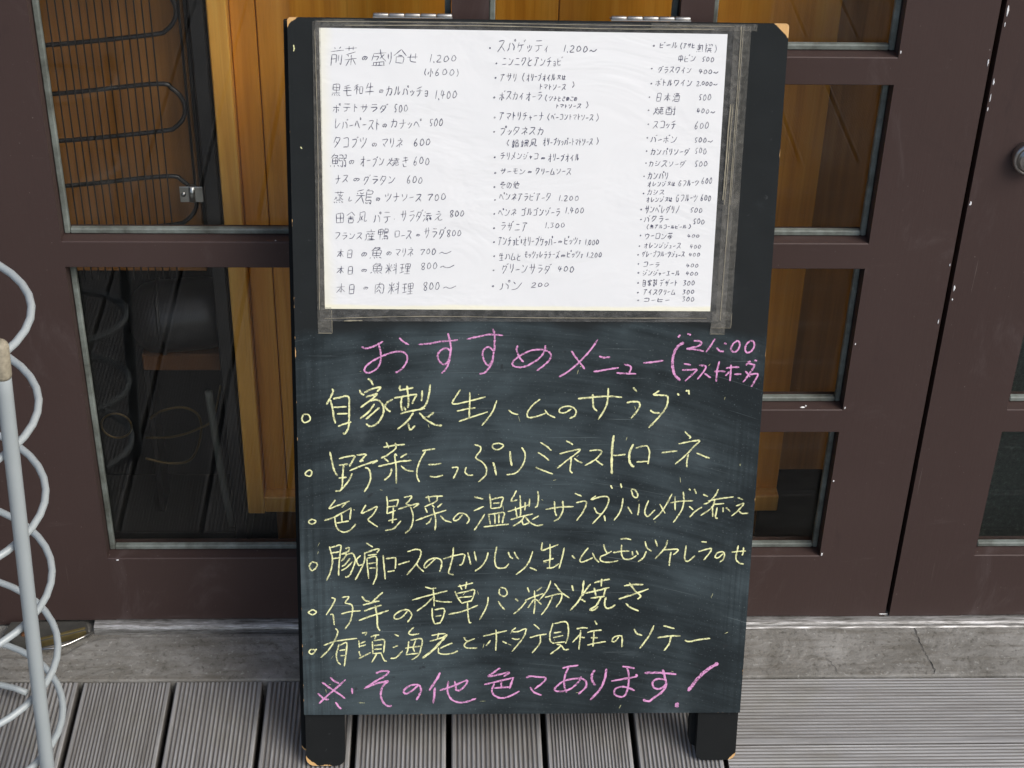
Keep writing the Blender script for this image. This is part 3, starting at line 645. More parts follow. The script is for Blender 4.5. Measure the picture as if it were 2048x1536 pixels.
# ---- chalk writing, stroke by stroke (panel coordinates, tenths of a millimetre)
CHALK = [
  ('pink', '''1 -1863,4576 -1822,4558 -1759,4571 -1695,4601 -1628,4639/1 -1679,4608 -1659,4534 -1653,4453 -1668,4378 -1709,4317 -1774,4279 -1819,4282 -1835,4310 -1812,4357 -1747,4412 -1651,4464 -1568,4501 -1478,4524 -1414,4519 -1373,4484 -1366,4427 -1402,4352 -1447,4304 -1494,4280/1 -1454,4681 -1407,4636 -1347,4600/1 -1241,4606 -1120,4617 -992,4642 -813,4659/1 -923,4737 -903,4659 -890,4585 -892,4535 -928,4562 -976,4556 -1024,4510 -1032,4462 -1004,4401 -959,4377 -920,4415 -895,4497 -889,4571/1 -892,4535 -899,4470 -914,4388 -946,4320 -990,4272/1 -717,4669 -596,4698 -469,4725 -321,4713/1 -431,4789 -413,4715 -412,4621 -417,4537 -466,4577 -505,4571 -539,4525 -535,4457 -509,4396 -476,4369 -438,4417 -424,4485 -415,4580/1 -424,4485 -435,4397 -476,4328 -520,4280 -572,4269/1 -159,4601 -170,4554 -147,4486 -120,4439 -89,4408/1 143,4603 142,4555 105,4480 29,4412 -60,4361 -137,4347 -202,4366 -209,4404 -153,4466 -76,4514 13,4547 116,4552 187,4526 211,4481 184,4420 121,4358 57,4310/1 432,4540 479,4468 533,4400 587,4328/1 720,4673 657,4571 583,4476 495,4380 401,4297 305,4235/1 740,4479 796,4463 861,4471/1 686,4298 782,4315 879,4333 963,4346/1 1020,4385 1079,4371 1099,4344 1082,4286/1 939,4286 1030,4278 1158,4276/1 1233,4403 1336,4413 1452,4431/1.5 1669,4643 1612,4602 1571,4534 1556,4439 1563,4343 1591,4261 1653,4199/1 1778,4664 1843,4658 1864,4631 1820,4597 1705,4569 1783,4565 1895,4542/1 2012,4686 1969,4611 1921,4529/1 2116,4639 2143,4625/1 2035,4584 2070,4547 2116,4539/1 2257,4666 2208,4619 2196,4564 2227,4534 2271,4558 2289,4612 2277,4657 2245,4665/1 2407,4667 2364,4626 2352,4565 2377,4527 2421,4545 2450,4599 2440,4654 2400,4670/1 1601,4700 1625,4731/1 1702,4745 1742,4728/1 1682,4395 1760,4382/1 1666,4323 1744,4323 1829,4327 1786,4275 1705,4192/1 1852,4378 1924,4369 1914,4317 1841,4213/1 1916,4282 1991,4232/1 2074,4427 2057,4317 2052,4186/1 2025,4306 2090,4311 2152,4304/1 2154,4345 2225,4356 2300,4357/1 2207,4386 2209,4290 2206,4194/1 2195,4304 2152,4256/1 2249,4274 2328,4277/1 2373,4380 2398,4401 2458,4387 2466,4367 2425,4291 2353,4181/1 2371,4312 2428,4243/1 2467,4442 2492,4429/1 2390,4417 2423,4426/1 2426,4270 2511,4278 2484,4195 2449,4128'''),
  ('yellow', '''1 -2514,3786 -2528,3724 -2496,3689 -2438,3724 -2456,3782 -2511,3789/1.2 -2189,4090 -2181,4056 -2214,3980 -2257,3901/1.2 -2214,3959 -2193,3877 -2179,3766 -2161,3680/1.2 -2182,3970 -2111,3987 -2014,3998 -2007,3877 -2009,3739 -2019,3627 -2059,3558 -2081,3569/1.2 -2177,3870 -2035,3880/1.2 -2142,3794 -2023,3797/1.2 -2132,3644 -2077,3669 -1986,3700/1.2 -1800,4207 -1768,4187 -1739,4132/1.2 -1889,4077 -1872,4036 -1840,4015/1.2 -1840,4043 -1763,4084 -1660,4109 -1698,4057/1.2 -1821,3991 -1750,4016 -1699,4030 -1764,3961 -1881,3871/1.2 -1777,3947 -1699,3961 -1641,3906 -1629,3809 -1675,3712 -1727,3663 -1779,3649 -1824,3677/1.2 -1725,3912 -1791,3822 -1888,3736/1.2 -1674,3871 -1752,3795 -1824,3732/1.2 -1525,3968 -1583,3934 -1616,3885/1.2 -1616,3885 -1584,3844 -1551,3820/1.2 -1441,4133 -1451,4099 -1434,4065/1.2 -1454,4072 -1376,4088 -1299,4102/1.2 -1512,3982 -1402,4003 -1260,4031/1.2 -1370,4127 -1357,4017 -1353,3934 -1361,3865/1.2 -1428,3989 -1435,3906 -1422,3830/1.2 -1260,4028 -1293,3962 -1312,3914/1.2 -1202,4072 -1209,3948/1.2 -1112,4141 -1131,4004 -1170,3893 -1228,3852/1.2 -1442,3798 -1325,3831 -1170,3859/1.2 -1299,3810 -1364,3712 -1475,3612/1.2 -1358,3685 -1332,3608 -1280,3657/1.2 -1234,3810 -1156,3727 -1065,3671 -981,3657/1.2 -1072,3817 -1143,3755/1.2 -1403,3879 -1383,3837/1 -780,4085 -821,4019 -869,3929 -827,3915 -691,3947 -503,3999/1 -676,4053 -677,3908 -682,3742/1 -819,3832 -716,3853 -612,3870/1 -795,3707 -663,3756 -475,3823/1 -377,3958 -429,3812 -538,3658/1 -248,3847 -195,3806 -136,3792/1 104,3973 28,3910 -29,3827 -34,3771 5,3755 96,3779 167,3807/1 159,3848 200,3793 277,3755/1 453,3860 382,3814 323,3821 329,3863 393,3891 465,3881 506,3835 494,3779 437,3747/1.15 523,3981 664,3995 846,4010 1013,3999/1.15 686,4034 692,3940 700,3878 741,3832/1.15 855,4107 856,4010 837,3885 758,3731/1.15 1131,4114 1176,4063/1.15 1068,3934 1135,3948 1201,3941 1214,3893 1180,3823 1124,3749/1.15 1424,4077 1367,4032 1433,4025 1505,4019 1527,3970 1506,3873 1432,3761 1326,3637/1.15 1334,3847 1377,3817 1443,3814/1.15 1628,4047 1650,4023/1.15 1718,4075 1751,4075 1760,4033'''),
  ('yellow', '''1 -2463,3123 -2503,3088 -2497,3059 -2451,3048 -2434,3102 -2463,3128/1.1 -2227,3342 -2207,3230 -2182,3116 -2148,3053/1.1 -2128,3258 -2043,3283 -1954,3293 -1979,3230 -2012,3166/1.1 -2129,3180 -2025,3194/1.1 -2077,3180 -2088,3060 -2098,2917 -2121,2872 -2177,2869/1.1 -2135,3024 -2046,3034/1.1 -1983,3081 -2021,2996 -2101,2889/1.1 -1932,3303 -1828,3312 -1861,3265 -1894,3227 -1855,3237/1.1 -2013,3114 -1862,3181 -1704,3237 -1757,3199/1.1 -1842,3152 -1794,3131 -1778,3032 -1805,2932 -1852,2857/1.1 -1632,3397 -1508,3421 -1393,3431/1.1 -1601,3456 -1573,3386/1.1 -1501,3449 -1495,3386 -1573,3315 -1659,3266/1.1 -1626,3266 -1574,3223/1.1 -1502,3322 -1482,3294/1.1 -1371,3322 -1443,3273/1.1 -1692,3167 -1574,3195 -1443,3228 -1319,3238/1.1 -1508,3315 -1493,3160 -1490,2960/1.1 -1541,3145 -1562,3060 -1625,3000/1.1 -1437,3174 -1378,3124 -1293,3106/1 -1201,3355 -1129,3369 -1054,3379/1 -1162,3355 -1221,3245 -1260,3117 -1253,3032 -1231,2978/1 -1135,3191 -1063,3191 -985,3203/1 -1115,3049 -1050,3039 -968,3061/1 -869,3153 -807,3157 -807,3118 -852,3021/1 -706,3160 -721,3104 -688,3064 -629,3064/1 -620,3432 -554,3408 -551,3359 -586,3309 -598,3267 -526,3217 -482,3146 -491,3061 -569,2978/1 -411,3437 -417,3401 -383,3373 -331,3380 -295,3423 -345,3447 -413,3437/1.3 -407,3218 -386,3146 -368,3061/1.3 -219,3352 -213,3260 -196,3175/1 -89,3399 -52,3331 -53,3246 -97,3147 -161,3083 -253,3068/1 117,3459 184,3416 244,3360/1 93,3339 160,3296 221,3240/1 71,3158 165,3116 269,3076/1 405,3476 445,3459 485,3431/1 337,3321 448,3353 566,3375 515,3318 412,3233 312,3144/1 470,3282 466,3190 462,3119 489,3087/1 504,3268 544,3236 598,3212/1 672,3358 738,3368 797,3364 805,3332 742,3254 625,3179/1 742,3254 790,3212 830,3183/1.5 939,3545 927,3418 927,3247 934,3076/1.5 1164,3439 1128,3347 1125,3248 1148,3191 1182,3162/1 938,3304 1004,3304 1080,3316/1 1192,3390 1264,3415 1323,3418/1 1323,3418 1349,3347 1344,3248 1337,3198/1 1206,3222 1331,3231/1 1486,3333 1571,3348 1663,3355/1 1737,3591 1772,3553 1803,3525 1788,3507/1 1672,3444 1790,3469 1908,3483 1846,3412 1759,3305 1645,3198/1 1791,3320 1778,3234 1782,3160/1 1883,3334 1958,3299 2033,3270'''),
  ('yellow', '''1 -2435,2522 -2475,2500 -2469,2471 -2430,2464 -2399,2498 -2438,2522/1 -2175,2760 -2215,2702 -2246,2652 -2169,2681 -2017,2745/1 -2050,2731 -2104,2666/1 -2304,2503 -2184,2551 -1998,2662/1 -2185,2544 -2179,2471 -2154,2399 -2095,2362 -2028,2377 -1975,2428 -1951,2464/1 -1999,2659 -2016,2515/1 -2111,2587 -2104,2493/1 -2173,2471 -2027,2500/1 -1833,2699 -1867,2637 -1881,2594 -1788,2637 -1708,2676 -1749,2587 -1809,2515 -1763,2471 -1700,2425/1 -1600,2803 -1590,2702 -1597,2587/1 -1576,2745 -1484,2760 -1471,2745 -1491,2673/1 -1590,2673 -1497,2681/1 -1597,2587 -1498,2630/1 -1524,2673 -1531,2543 -1538,2471/1 -1584,2500 -1485,2522/1 -1618,2381 -1525,2405 -1438,2500/1 -1405,2789 -1319,2806 -1345,2753 -1378,2709 -1332,2688/1 -1471,2645 -1365,2681 -1240,2714 -1299,2659/1 -1332,2673 -1306,2587 -1306,2485 -1339,2398 -1392,2347/1 -1167,2786 -1062,2803 -967,2806/1 -1134,2810 -1114,2731/1 -1029,2803 -1048,2738 -1174,2673/1 -1167,2662 -1141,2601/1 -1088,2695 -1061,2666/1 -976,2717 -1028,2666/1 -1273,2503 -1140,2558 -929,2633/1 -1075,2659 -1047,2514 -1054,2383/1 -1094,2543 -1120,2485 -1156,2459/1 -995,2565 -941,2507 -868,2482/1 -743,2579 -795,2514 -842,2507 -835,2543 -783,2594 -716,2586 -676,2543 -669,2507 -695,2463/1 -613,2796 -513,2771/1 -617,2623 -505,2680/1 -608,2383 -556,2470 -491,2586/1 -441,2835 -429,2745 -423,2652/1 -429,2760 -361,2781 -288,2789 -300,2731 -313,2666/1 -400,2717 -327,2724/1 -419,2652 -313,2666/1 -451,2586 -436,2514 -425,2456/1 -444,2579 -358,2594 -272,2601 -284,2528 -289,2470/1 -378,2586 -372,2463/1 -331,2589 -332,2470/1 -502,2424 -382,2441 -216,2458/1 -137,2875 -163,2818 -194,2743 -122,2760/1 -97,2818 -87,2673 -88,2543/1 -232,2615 -120,2651 12,2702/1 -147,2673 -132,2586 -124,2543/1 -35,2731 -39,2630/1 -197,2514 -91,2550 55,2586/1 -38,2572 -77,2499 -169,2434/1 -70,2514 -49,2455 17,2477/1 102,2868 113,2789 102,2688 76,2666/1 14,2774 10,2673/1 -34,2557 21,2484 102,2441 175,2455/1 123,2564 47,2514/1 197,2641 362,2670 515,2676/1 294,2743 304,2630 323,2560/1 389,2748 396,2644 359,2542 294,2492/1 524,2839 605,2803/1 541,2724 640,2745 657,2702 618,2601 554,2502/1 764,2810 712,2760 811,2796 898,2796 909,2731 858,2615 736,2462/1 749,2666 778,2608 832,2579/1 866,2568 882,2496/1 925,2940 947,2897/1 1038,2962 1053,2904/1 1072,2782 1063,2673 1033,2586 980,2506/1 1129,2673 1186,2589/1 1161,2883 1191,2803 1231,2789 1236,2832 1201,2883 1160,2890/1 1261,2709 1258,2629 1250,2568/1 1366,2753 1331,2644 1334,2586 1369,2557 1445,2637/1 1630,2835 1563,2687 1501,2586 1431,2516/1 1496,2709 1561,2593/1 1615,2724 1735,2745 1875,2748/1 1665,2803 1674,2629/1 1755,2861 1769,2731 1741,2615 1661,2480/1 1820,2897 1837,2876/1 1880,2897 1906,2835/1 1832,2680 1881,2636/1 1846,2545 1902,2615 1980,2673/1 1984,2829 2040,2801/1 2043,2745 2175,2774 2335,2796/1 2155,2890 2126,2818 2057,2731 1998,2705/1 2121,2774 2101,2673 1972,2564/1 2099,2702 2232,2714/1 2101,2666 2110,2549/1 2155,2666 2142,2542 2169,2534/1 2222,2666 2225,2607/1 2255,2666 2306,2615/1 2382,2789 2444,2760/1 2369,2684 2454,2713 2399,2629 2323,2556/1 2399,2629 2442,2593 2516,2593'''),
  ('yellow', '''1 -2459,1984 -2484,1933 -2455,1881 -2407,1918 -2396,1969 -2456,1991/1 -2250,2182 -2231,2094 -2219,2006 -2242,1873 -2290,1754/1 -2243,2167 -2190,2182 -2124,2196 -2132,2094 -2147,1947 -2153,1814/1 -2229,2101 -2135,2116/1 -2230,2028 -2132,2042/1 -2071,2155 -2031,2167 -2038,2123 -2119,2086/1 -2112,2086 -2059,2094 -2086,2035 -2120,1998/1 -2072,2079 -1992,2094 -1960,2020 -1981,1932 -2022,1828 -2062,1798 -2076,1806/1 -2019,2035 -2074,1961 -2114,1932/1 -1993,1991 -2061,1917 -2121,1880/1 -1899,2071 -1946,2013 -1921,1946 -1876,1958/1 -1834,2225 -1759,2174/1 -1859,2093 -1792,2123 -1692,2152 -1713,2101/1 -1852,2108 -1860,1990 -1901,1887 -1963,1761/1 -1819,2071 -1713,2086/1 -1826,2042 -1821,1902 -1809,1776/1 -1820,2035 -1726,2056 -1716,1946 -1721,1813 -1762,1701/1 -1814,1968 -1727,1978/1 -1801,1909 -1727,1913/1 -1643,2075 -1634,1931 -1621,1768/1 -1613,2027 -1513,2041 -1500,2004 -1507,1901/1 -1594,1864 -1514,1879/1 -1473,1953 -1413,1975 -1342,1997/1 -1366,2115 -1286,2144 -1226,2137 -1213,2085 -1259,1975 -1373,1824/1 -1266,1967 -1233,1915 -1179,1863/1 -1045,2033 -1112,1959 -1166,1912 -1172,1952 -1126,2011 -1046,2036 -985,2011 -978,1944 -998,1863/1 -959,2026 -845,2062 -725,2084 -724,2018 -744,1959 -777,1947/1 -843,2173 -852,2048 -878,1929 -894,1848 -837,1822/1 -678,2106 -657,2018 -643,1951/1 -605,2121 -579,1995/1 -447,2106 -469,2017 -522,1929 -595,1870/1 -349,2182 -366,2076 -368,1988 -340,1916 -253,1913 -207,1965/1 -216,2113 -195,2054 -161,2029/1 -149,2113 -121,2054 -94,2020/1 65,2120 28,2002 -24,1913 -123,1824/1 33,1913 74,1898 115,1875/1 171,2230 167,2135 256,2164 355,2205/1 257,2211 264,2090 260,1912/1 186,1994 246,2009 306,2031/1 229,1905 303,1915 369,1964/1 424,2164 404,2046 371,1900/1 514,2068 553,2023/1 699,2163 648,2090 610,2016 622,1983 678,1998 757,2038/1 749,2097 785,2023 830,1978/1 875,2204 888,2148 917,2096/1 970,2119 911,2082 851,2052 842,2008 894,1982 975,1982 1049,2000/1 1065,2269 1126,2278 1187,2263/1 1082,2200 1081,2118 1102,2037 1150,2015 1203,2026 1256,2066/1 984,2101 1092,2118 1172,2121/1 1206,2118 1215,2066/1 1253,2126 1276,2074/1 1368,2118 1338,2037 1280,1985/1 1349,2243 1373,2162 1429,2118/1 1463,2265 1494,2177/1 1605,2258 1582,2162 1474,2021/1 1550,2133 1644,2140 1732,2140 1714,2103 1681,2073/1 1653,2110 1644,2014 1641,1932/1 1824,2191 1819,2103 1816,2021 1855,1991 1933,2061/1 1997,2238 2059,2232/1 1968,2110 2050,2139 2117,2149 2100,2095 2037,2006/1 2257,2087 2205,2035 2167,2043 2188,2095 2255,2109 2274,2065 2261,2013 2225,1980/1 2353,2105 2445,2116 2519,2119/1 2427,2190 2413,2087 2411,2012 2454,1968 2503,1953/1 2489,2168 2487,2087 2475,2064'''),
  ('yellow', '''1 -2512,1344 -2458,1381 -2415,1351 -2459,1318 -2512,1346/1 -2240,1538 -2200,1516 -2228,1441 -2304,1313/1 -2257,1321 -2224,1313 -2212,1184/1 -2120,1538 -2039,1545 -2080,1470 -2007,1440 -2001,1350 -2029,1229 -2091,1131/1 -2129,1328 -2028,1357 -1907,1368/1.15 -1891,1552 -1851,1500 -1804,1485/1.15 -1649,1604 -1717,1537 -1778,1469/1.15 -1879,1440 -1784,1469 -1690,1492/1.15 -1866,1364 -1772,1402 -1663,1439/1.15 -1928,1244 -1772,1304 -1583,1371/1.15 -1738,1439 -1718,1289 -1713,1167 -1686,1107/1 -1367,1363 -1435,1280 -1509,1261 -1516,1310 -1448,1363 -1367,1378 -1320,1325 -1333,1272 -1367,1219/1 -1165,1670 -1098,1650 -1037,1655/1 -1316,1501 -1138,1558 -909,1620/1 -1071,1647 -1064,1542 -1059,1422/1 -1070,1542 -1165,1437 -1259,1362/1 -1057,1497 -962,1479 -854,1479/1 -1083,1400 -1080,1286 -1056,1195/1 -1056,1377 -948,1392 -950,1301 -995,1198/1 -1042,1294 -975,1304/1 -1056,1195 -988,1210/1 -788,1673 -694,1698 -614,1721/1 -768,1699 -741,1631/1 -688,1736 -700,1646/1 -821,1617 -794,1542 -746,1466/1 -801,1587 -693,1609 -599,1631 -612,1541 -638,1481/1 -774,1534 -625,1549/1 -746,1459 -625,1496/1 -894,1319 -718,1361 -556,1436/1 -678,1481 -670,1345 -655,1224 -628,1209/1 -436,1541 -454,1420 -534,1247/1 -320,1488 -292,1435 -244,1374/1 -309,1645 -308,1578 -253,1548 -220,1585 -241,1645 -300,1663/1 -124,1517 -90,1487/1 -141,1321 -67,1389 5,1487/1 12,1662 34,1599/1 181,1666 121,1614/1 -12,1494 82,1539 196,1584/1 94,1622 104,1464 94,1320/1 90,1509 24,1396/1 117,1509 180,1441/1 280,1748 243,1629 151,1494/1 324,1711 406,1598 503,1523/1 218,1531 312,1561 407,1576 402,1493 350,1406/1 306,1553 261,1433 183,1305/1.2 526,1688 544,1613/1.2 659,1748 650,1598 613,1492 515,1364/1.2 742,1702 690,1628 645,1545/1.2 640,1507 689,1474/1.2 782,1717 876,1747 963,1765/1.2 868,1769 865,1672/1.2 685,1582 826,1620 961,1657/1.2 784,1657 808,1552/1.2 920,1657 897,1552/1.2 748,1522 911,1544/1.2 870,1537 819,1431 746,1374 794,1371 840,1416/1.2 924,1537 914,1446 937,1393 991,1400 1037,1438/1.2 1130,1679 1231,1694 1353,1693/1.2 1189,1719 1262,1611 1326,1551 1294,1505/1.2 1075,1509 1210,1558 1417,1638/1.2 1159,1453 1216,1400 1314,1354'''),
  ('yellow', '''1 -2492,869 -2509,831 -2476,808 -2438,846 -2454,866 -2492,869/1 -2444,841 -2420,876/1 -2199,1142 -2173,1096 -2208,990 -2278,868 -2375,761/1 -2338,922 -2195,975 -1951,1012/1 -2162,936 -2191,807 -2183,714 -2145,668/1 -2155,921 -2074,951 -2082,806 -2105,645/1 -2156,852 -2088,867/1 -2150,783 -2089,791/1 -1896,1077 -1842,1087 -1856,1049/1 -1931,981 -1925,890/1 -1911,943 -1856,973/1 -1918,905 -1850,927/1 -1932,844 -1913,775/1 -1933,747 -1858,790 -1790,828/1 -1795,1026 -1747,1049 -1693,1056/1 -1734,1049 -1748,996/1 -1775,973 -1770,805/1 -1761,981 -1653,995 -1633,957 -1647,819/1 -1755,919 -1660,927/1 -1755,866 -1667,873/1 -1763,812 -1667,819/1 -1722,812 -1784,697/1 -1674,812 -1641,727 -1607,708/1 -1517,1063 -1469,1036/1 -1538,888 -1476,918/1 -1566,750 -1504,757 -1422,849/1 -1293,1154 -1354,1078 -1313,1055 -1232,1070/1 -1354,971 -1361,879 -1381,803/1 -1334,986 -1204,1001 -1211,879 -1245,787 -1320,726/1 -1272,986 -1300,894 -1286,833/1 -1395,880 -1204,909/1 -1388,795 -1231,817/1 -1089,1046 -1001,1064 -926,1069/1 -1008,1077 -1021,1000/1 -1109,970 -973,1015 -906,1061/1 -843,946 -918,916 -986,878/1 -1007,885 -1006,824 -959,801 -863,808 -781,843/1.6 -906,1058 -987,954 -1095,832 -1197,748/1 -715,1022 -694,984 -660,971/1 -585,1002 -673,961 -707,915 -672,879 -556,879/1 -490,1032 -361,1066 -214,1104/1 -341,1120 -335,997 -341,844/1 -401,982 -454,906/1 -264,967 -211,936/1 -110,1142 -157,1096 -89,1091 -7,1126 7,1103 -32,996 -152,828/1 -155,1004 -100,989 -59,999/1 97,1186 167,1121/1 53,1011 148,1041 251,1059/1 176,1041 172,934 85,811/1 322,1201 291,1071 294,972 343,933/1 336,1193 472,1216 502,1116 498,1009 473,933/1 332,1071 421,1086/1 327,1010 443,1040/1 343,941 466,956/1 370,925 419,902 299,795/1 426,910 462,856 517,856/1 598,1124 665,1139 727,1134/1 646,1108 642,1009 633,855/1 641,1055 555,948/1 656,1016 697,1008/1 806,1230 835,1176/1 722,1077 804,1100 892,1107/1 766,1008 848,1008/1 804,1092 800,1008 797,893/1 728,913 837,939 946,958/1 1095,1019 1056,961 1017,964 1040,1015 1108,1034 1134,1007 1135,884/1.15 1269,1121 1306,1060 1369,1036/1.15 1500,1166 1451,1036 1349,867/1.15 1611,1161 1743,1124/1.15 1549,1005 1686,1027 1817,1027/1.15 1707,1020 1691,927 1633,835/1.15 1871,973 1924,954 2047,980 2170,995'''),
  ('pink', '''1.15 -2271,499 -2223,452 -2169,421/1.15 -2367,437 -2273,359 -2178,288 -2100,218/1.15 -2091,470 -2218,343 -2316,250 -2406,154/1.15 -2418,290 -2350,219 -2289,206/1.15 -2214,171 -2174,108 -2147,80/1.15 -2020,358 -2014,280/1.2 -1737,550 -1669,581 -1587,572 -1642,511 -1738,449 -1876,349/1.2 -1862,360 -1725,418 -1594,448 -1643,402 -1677,324 -1678,231 -1644,152 -1589,113 -1555,123/1.2 -1245,387 -1313,322 -1389,279 -1410,323 -1341,385 -1245,397 -1210,337 -1231,259 -1265,194/1.4 -987,557 -1039,445 -1114,321/1.4 -1045,360 -1065,149/1.15 -990,320 -846,374 -675,451 -695,381 -763,319 -811,335/1.15 -812,444 -798,319/1.15 -888,445 -901,320 -859,210 -776,162 -679,165 -562,211/1.15 -285,615 -367,551 -421,504 -298,527 -174,557 -242,503/1.15 -468,396 -296,441 -118,487/1.15 -351,410 -377,317 -348,254 -265,214 -155,245 -52,307/1.15 -131,479 -170,339/1.15 -268,426 -267,355/1.15 -350,348 -171,363/1.15 24,483 72,505 162,493 247,485 239,438 124,330/1.15 75,361 118,291 209,251/1.15 448,609 530,631 633,646/1.15 517,624 479,500 476,375 506,284/1.15 672,498 640,421 539,327 429,300 367,316 379,360 467,437 590,468 687,467 733,420 726,350 645,264/1.4 829,583 796,513 806,435 843,380/1.4 966,598 950,466 900,325 787,184/1.15 1152,628 1221,620 1298,601/1.15 1207,620 1233,511 1232,370 1208,261 1161,222 1091,246 1068,301 1108,348 1204,355 1311,307/1.15 1028,434 1186,465 1324,495 1315,526/1.4 1419,541 1599,543 1794,521/1.4 1631,587 1657,493 1679,407 1652,305 1545,211 1491,164 1414,181/1.2 1659,449 1575,462 1521,416 1539,345 1609,329 1669,376 1681,415/2.1 2286,669 2166,584 2061,475 1945,296/2.3 1814,139 1826,112 1817,80'''),
]

def ribbon(P, w0, lift, sub, jit, rr, taper=True):
    """flat stroke on the panel plane"""
    P = crom([(p[0], p[1], 0) for p in P], sub); V, F = [], []; n = len(P)
    ph = rr.uniform(0, 99)
    for i, p in enumerate(P):
        d = (P[min(i+1, n-1)]-P[max(i-1, 0)])
        d = d.normalized() if d.length > 1e-9 else Vector((1, 0, 0))
        s = Vector((-d.y, d.x, 0))
        w = w0*(1+jit*noise.noise((ph+i*.55, 0, 0)))
        if taper and i in (0, n-1): w *= .55
        q = Vector((p.x, p.y, lift+i*2e-6))
        q += s*noise.noise((ph, i*.8, 3))*w0*.22
        V += [q-s*w/2, q+s*w/2]
        if i: F.append([2*i-2, 2*i, 2*i+1, 2*i-1])
    return V, F
rr = random.Random(3)
for col, strokes in CHALK:
    parts = []; c_ = 0
    for s_ in strokes.split('/'):
        tok = s_.split(); wf = float(tok[0]); P = [tuple(float(q)/1e4 for q in a.split(',')) for a in tok[1:]]
        c_ += 1
        parts.append(ribbon(P, (.00188 if col == 'pink' else .00164)*wf, .00025+(c_ % 40)*.000006, 6, .60, rr))
    v, f = join(parts); mesh('chalk_writing', v, f, M['chalk_'+col], cbp, local=True)
# stray chalk flecks and smears
fl = []
for i in range(46):
    u = rr.uniform(-.25, .25); v_ = rr.uniform(.005, .46); L = rr.uniform(.001, .007); a = rr.uniform(-.5, 2.0)
    fl.append(ribbon([(u, v_), (u+L*math.cos(a), v_+L*math.sin(a))], rr.uniform(.0003, .0007), .0002, 2, .5, rr))
for P in ([(-.2525, .7840), (-.2520, .7805), (-.2528, .7775)], [(-.2478, .6780), (-.2462, .6760)]):
    fl.append(ribbon(P, .0012, .0002, 4, .6, rr))
v, f = join(fl); o = mesh('chalk_flecks', v, f, M['chalk_yellow'], cbp, local=True); o['kind'] = 'stuff'

# ---- taped menu sheet in a clear film
ms = thing('menu_sheet', label='white handwritten menu sheet in clear film taped to the top of the chalkboard', cat='menu sheet', mat=BM_)
def quad_sheet(name, c, w0, th, mat, par, nu=12, nv=8, wav=0.0, seed=0):
    V, F = [], []
    for k in range(2):
        for j in range(nv+1):
            for i in range(nu+1):
                a, b = i/nu, j/nv
                x = (c[0][0]*(1-a)+c[1][0]*a)*(1-b)+(c[3][0]*(1-a)+c[2][0]*a)*b
                yv = (c[0][1]*(1-a)+c[1][1]*a)*(1-b)+(c[3][1]*(1-a)+c[2][1]*a)*b
                V.append((x, yv, w0+(th if k == 0 else 0)+wav*noise.noise((x*14+seed, yv*14, seed))))
    m = (nu+1)*(nv+1)
    for j in range(nv):
        for i in range(nu):
            q = [j*(nu+1)+i, j*(nu+1)+i+1, (j+1)*(nu+1)+i+1, (j+1)*(nu+1)+i]
            F.append(q[::-1]); F.append([x+m for x in q])
    for i in range(nu):
        F.append([i, i+1, i+1+m, i+m]); a = nv*(nu+1)+i; F.append([a+1, a, a+m, a+1+m])
    for j in range(nv):
        a = j*(nu+1); b = a+nu+1; F.append([b, a, a+m, b+m]); a += nu; b += nu; F.append([a, b, b+m, a+m])
    return mesh(name, V, F, mat, par, smooth=False, local=True)
pp = quad_sheet('paper', [(-.2262, .8019), (.1947, .8006), (.1938, .5005), (-.2253, .5011)], .0009, .00025, M['paper'], ms)
def frame_film(name, o_, i_, w0, mat):
    """film margin round the paper: four overlapping-free strips"""
    (a, b, c, d), (e, f_, g_, h) = o_, i_
    for q in ((a, b, f_, e), (b, c, g_, f_), (c, d, h, g_), (d, a, e, h)):
        quad_sheet(name, list(q), w0, .0002, mat, ms, 10, 3, .0003, 5)
frame_film('film_margin', [(-.2300, .8098), (.2124, .8100), (.2110, .4880), (-.2310, .4870)], [(-.2264, .8021), (.1949, .8008), (.1940, .5003), (-.2255, .5009)], .0008, M['film'])
tapes = [[(-.2225, .8112), (-.1800, .8112), (-.1800, .8035), (-.2225, .8035)],
         [(-.2330, .8085), (-.2245, .8085), (-.2250, .5000), (-.2335, .5000)],
         [(.2010, .8095), (.2190, .8095), (.2175, .4900), (.2000, .4900)],
         [(-.2335, .5030), (-.2185, .5030), (-.2175, .4735), (-.2330, .4735)],
         [(.1960, .5000), (.2180, .5000), (.2175, .4815), (.1955, .4815)],
         [(.1955, .4880), (.2115, .4880), (.2110, .4745), (.1945, .4745)],
         [(.1150, .8112), (.2250, .8112), (.2250, .8040), (.1150, .8040)]]
for i, c in enumerate(tapes): quad_sheet('tape', c, .00135+i*.00012, .00008, M['tape'], ms, 6, 8, .0002, i)
eg = []
er = random.Random(11)
for P, w in (([(.2075, .806), (.2085, .80), (.2080, .70), (.2068, .60), (.2052, .49)], .0007), ([(.2105, .808), (.2098, .72), (.2085, .62)], .0005), ([(.2022, .728), (.2012, .69), (.2008, .655), (.2000, .625)], .0013), ([(.2046, .728), (.2036, .69), (.2028, .650), (.2018, .62)], .0008),
             ([(-.2180, .5000), (-.2178, .4738)], .0005), ([(-.2330, .4738), (-.2180, .4738)], .0007), ([(.2176, .4990), (.2174, .4820)], .0004), ([(.1958, .4818), (.2172, .4818)], .0004), ([(.1950, .4748), (.2110, .4748)], .0004),
             ([(-.2290, .8085), (-.1, .8092), (.05, .8085), (.2000, .8088)], .0006), ([(-.20, .8050), (-.06, .8062), (.06, .8048), (.18, .8056)], .0009), ([(-.2255, .4905), (-.12, .4935), (.02, .4925), (.19, .4930)], .0007), ([(-.2305, .80), (-.2295, .70), (-.2302, .60), (-.2312, .50)], .0006), ([(-.205, .4880), (-.185, .4885)], .0012)):
    eg.append(ribbon(P, w, .0026, 8, .9, er))
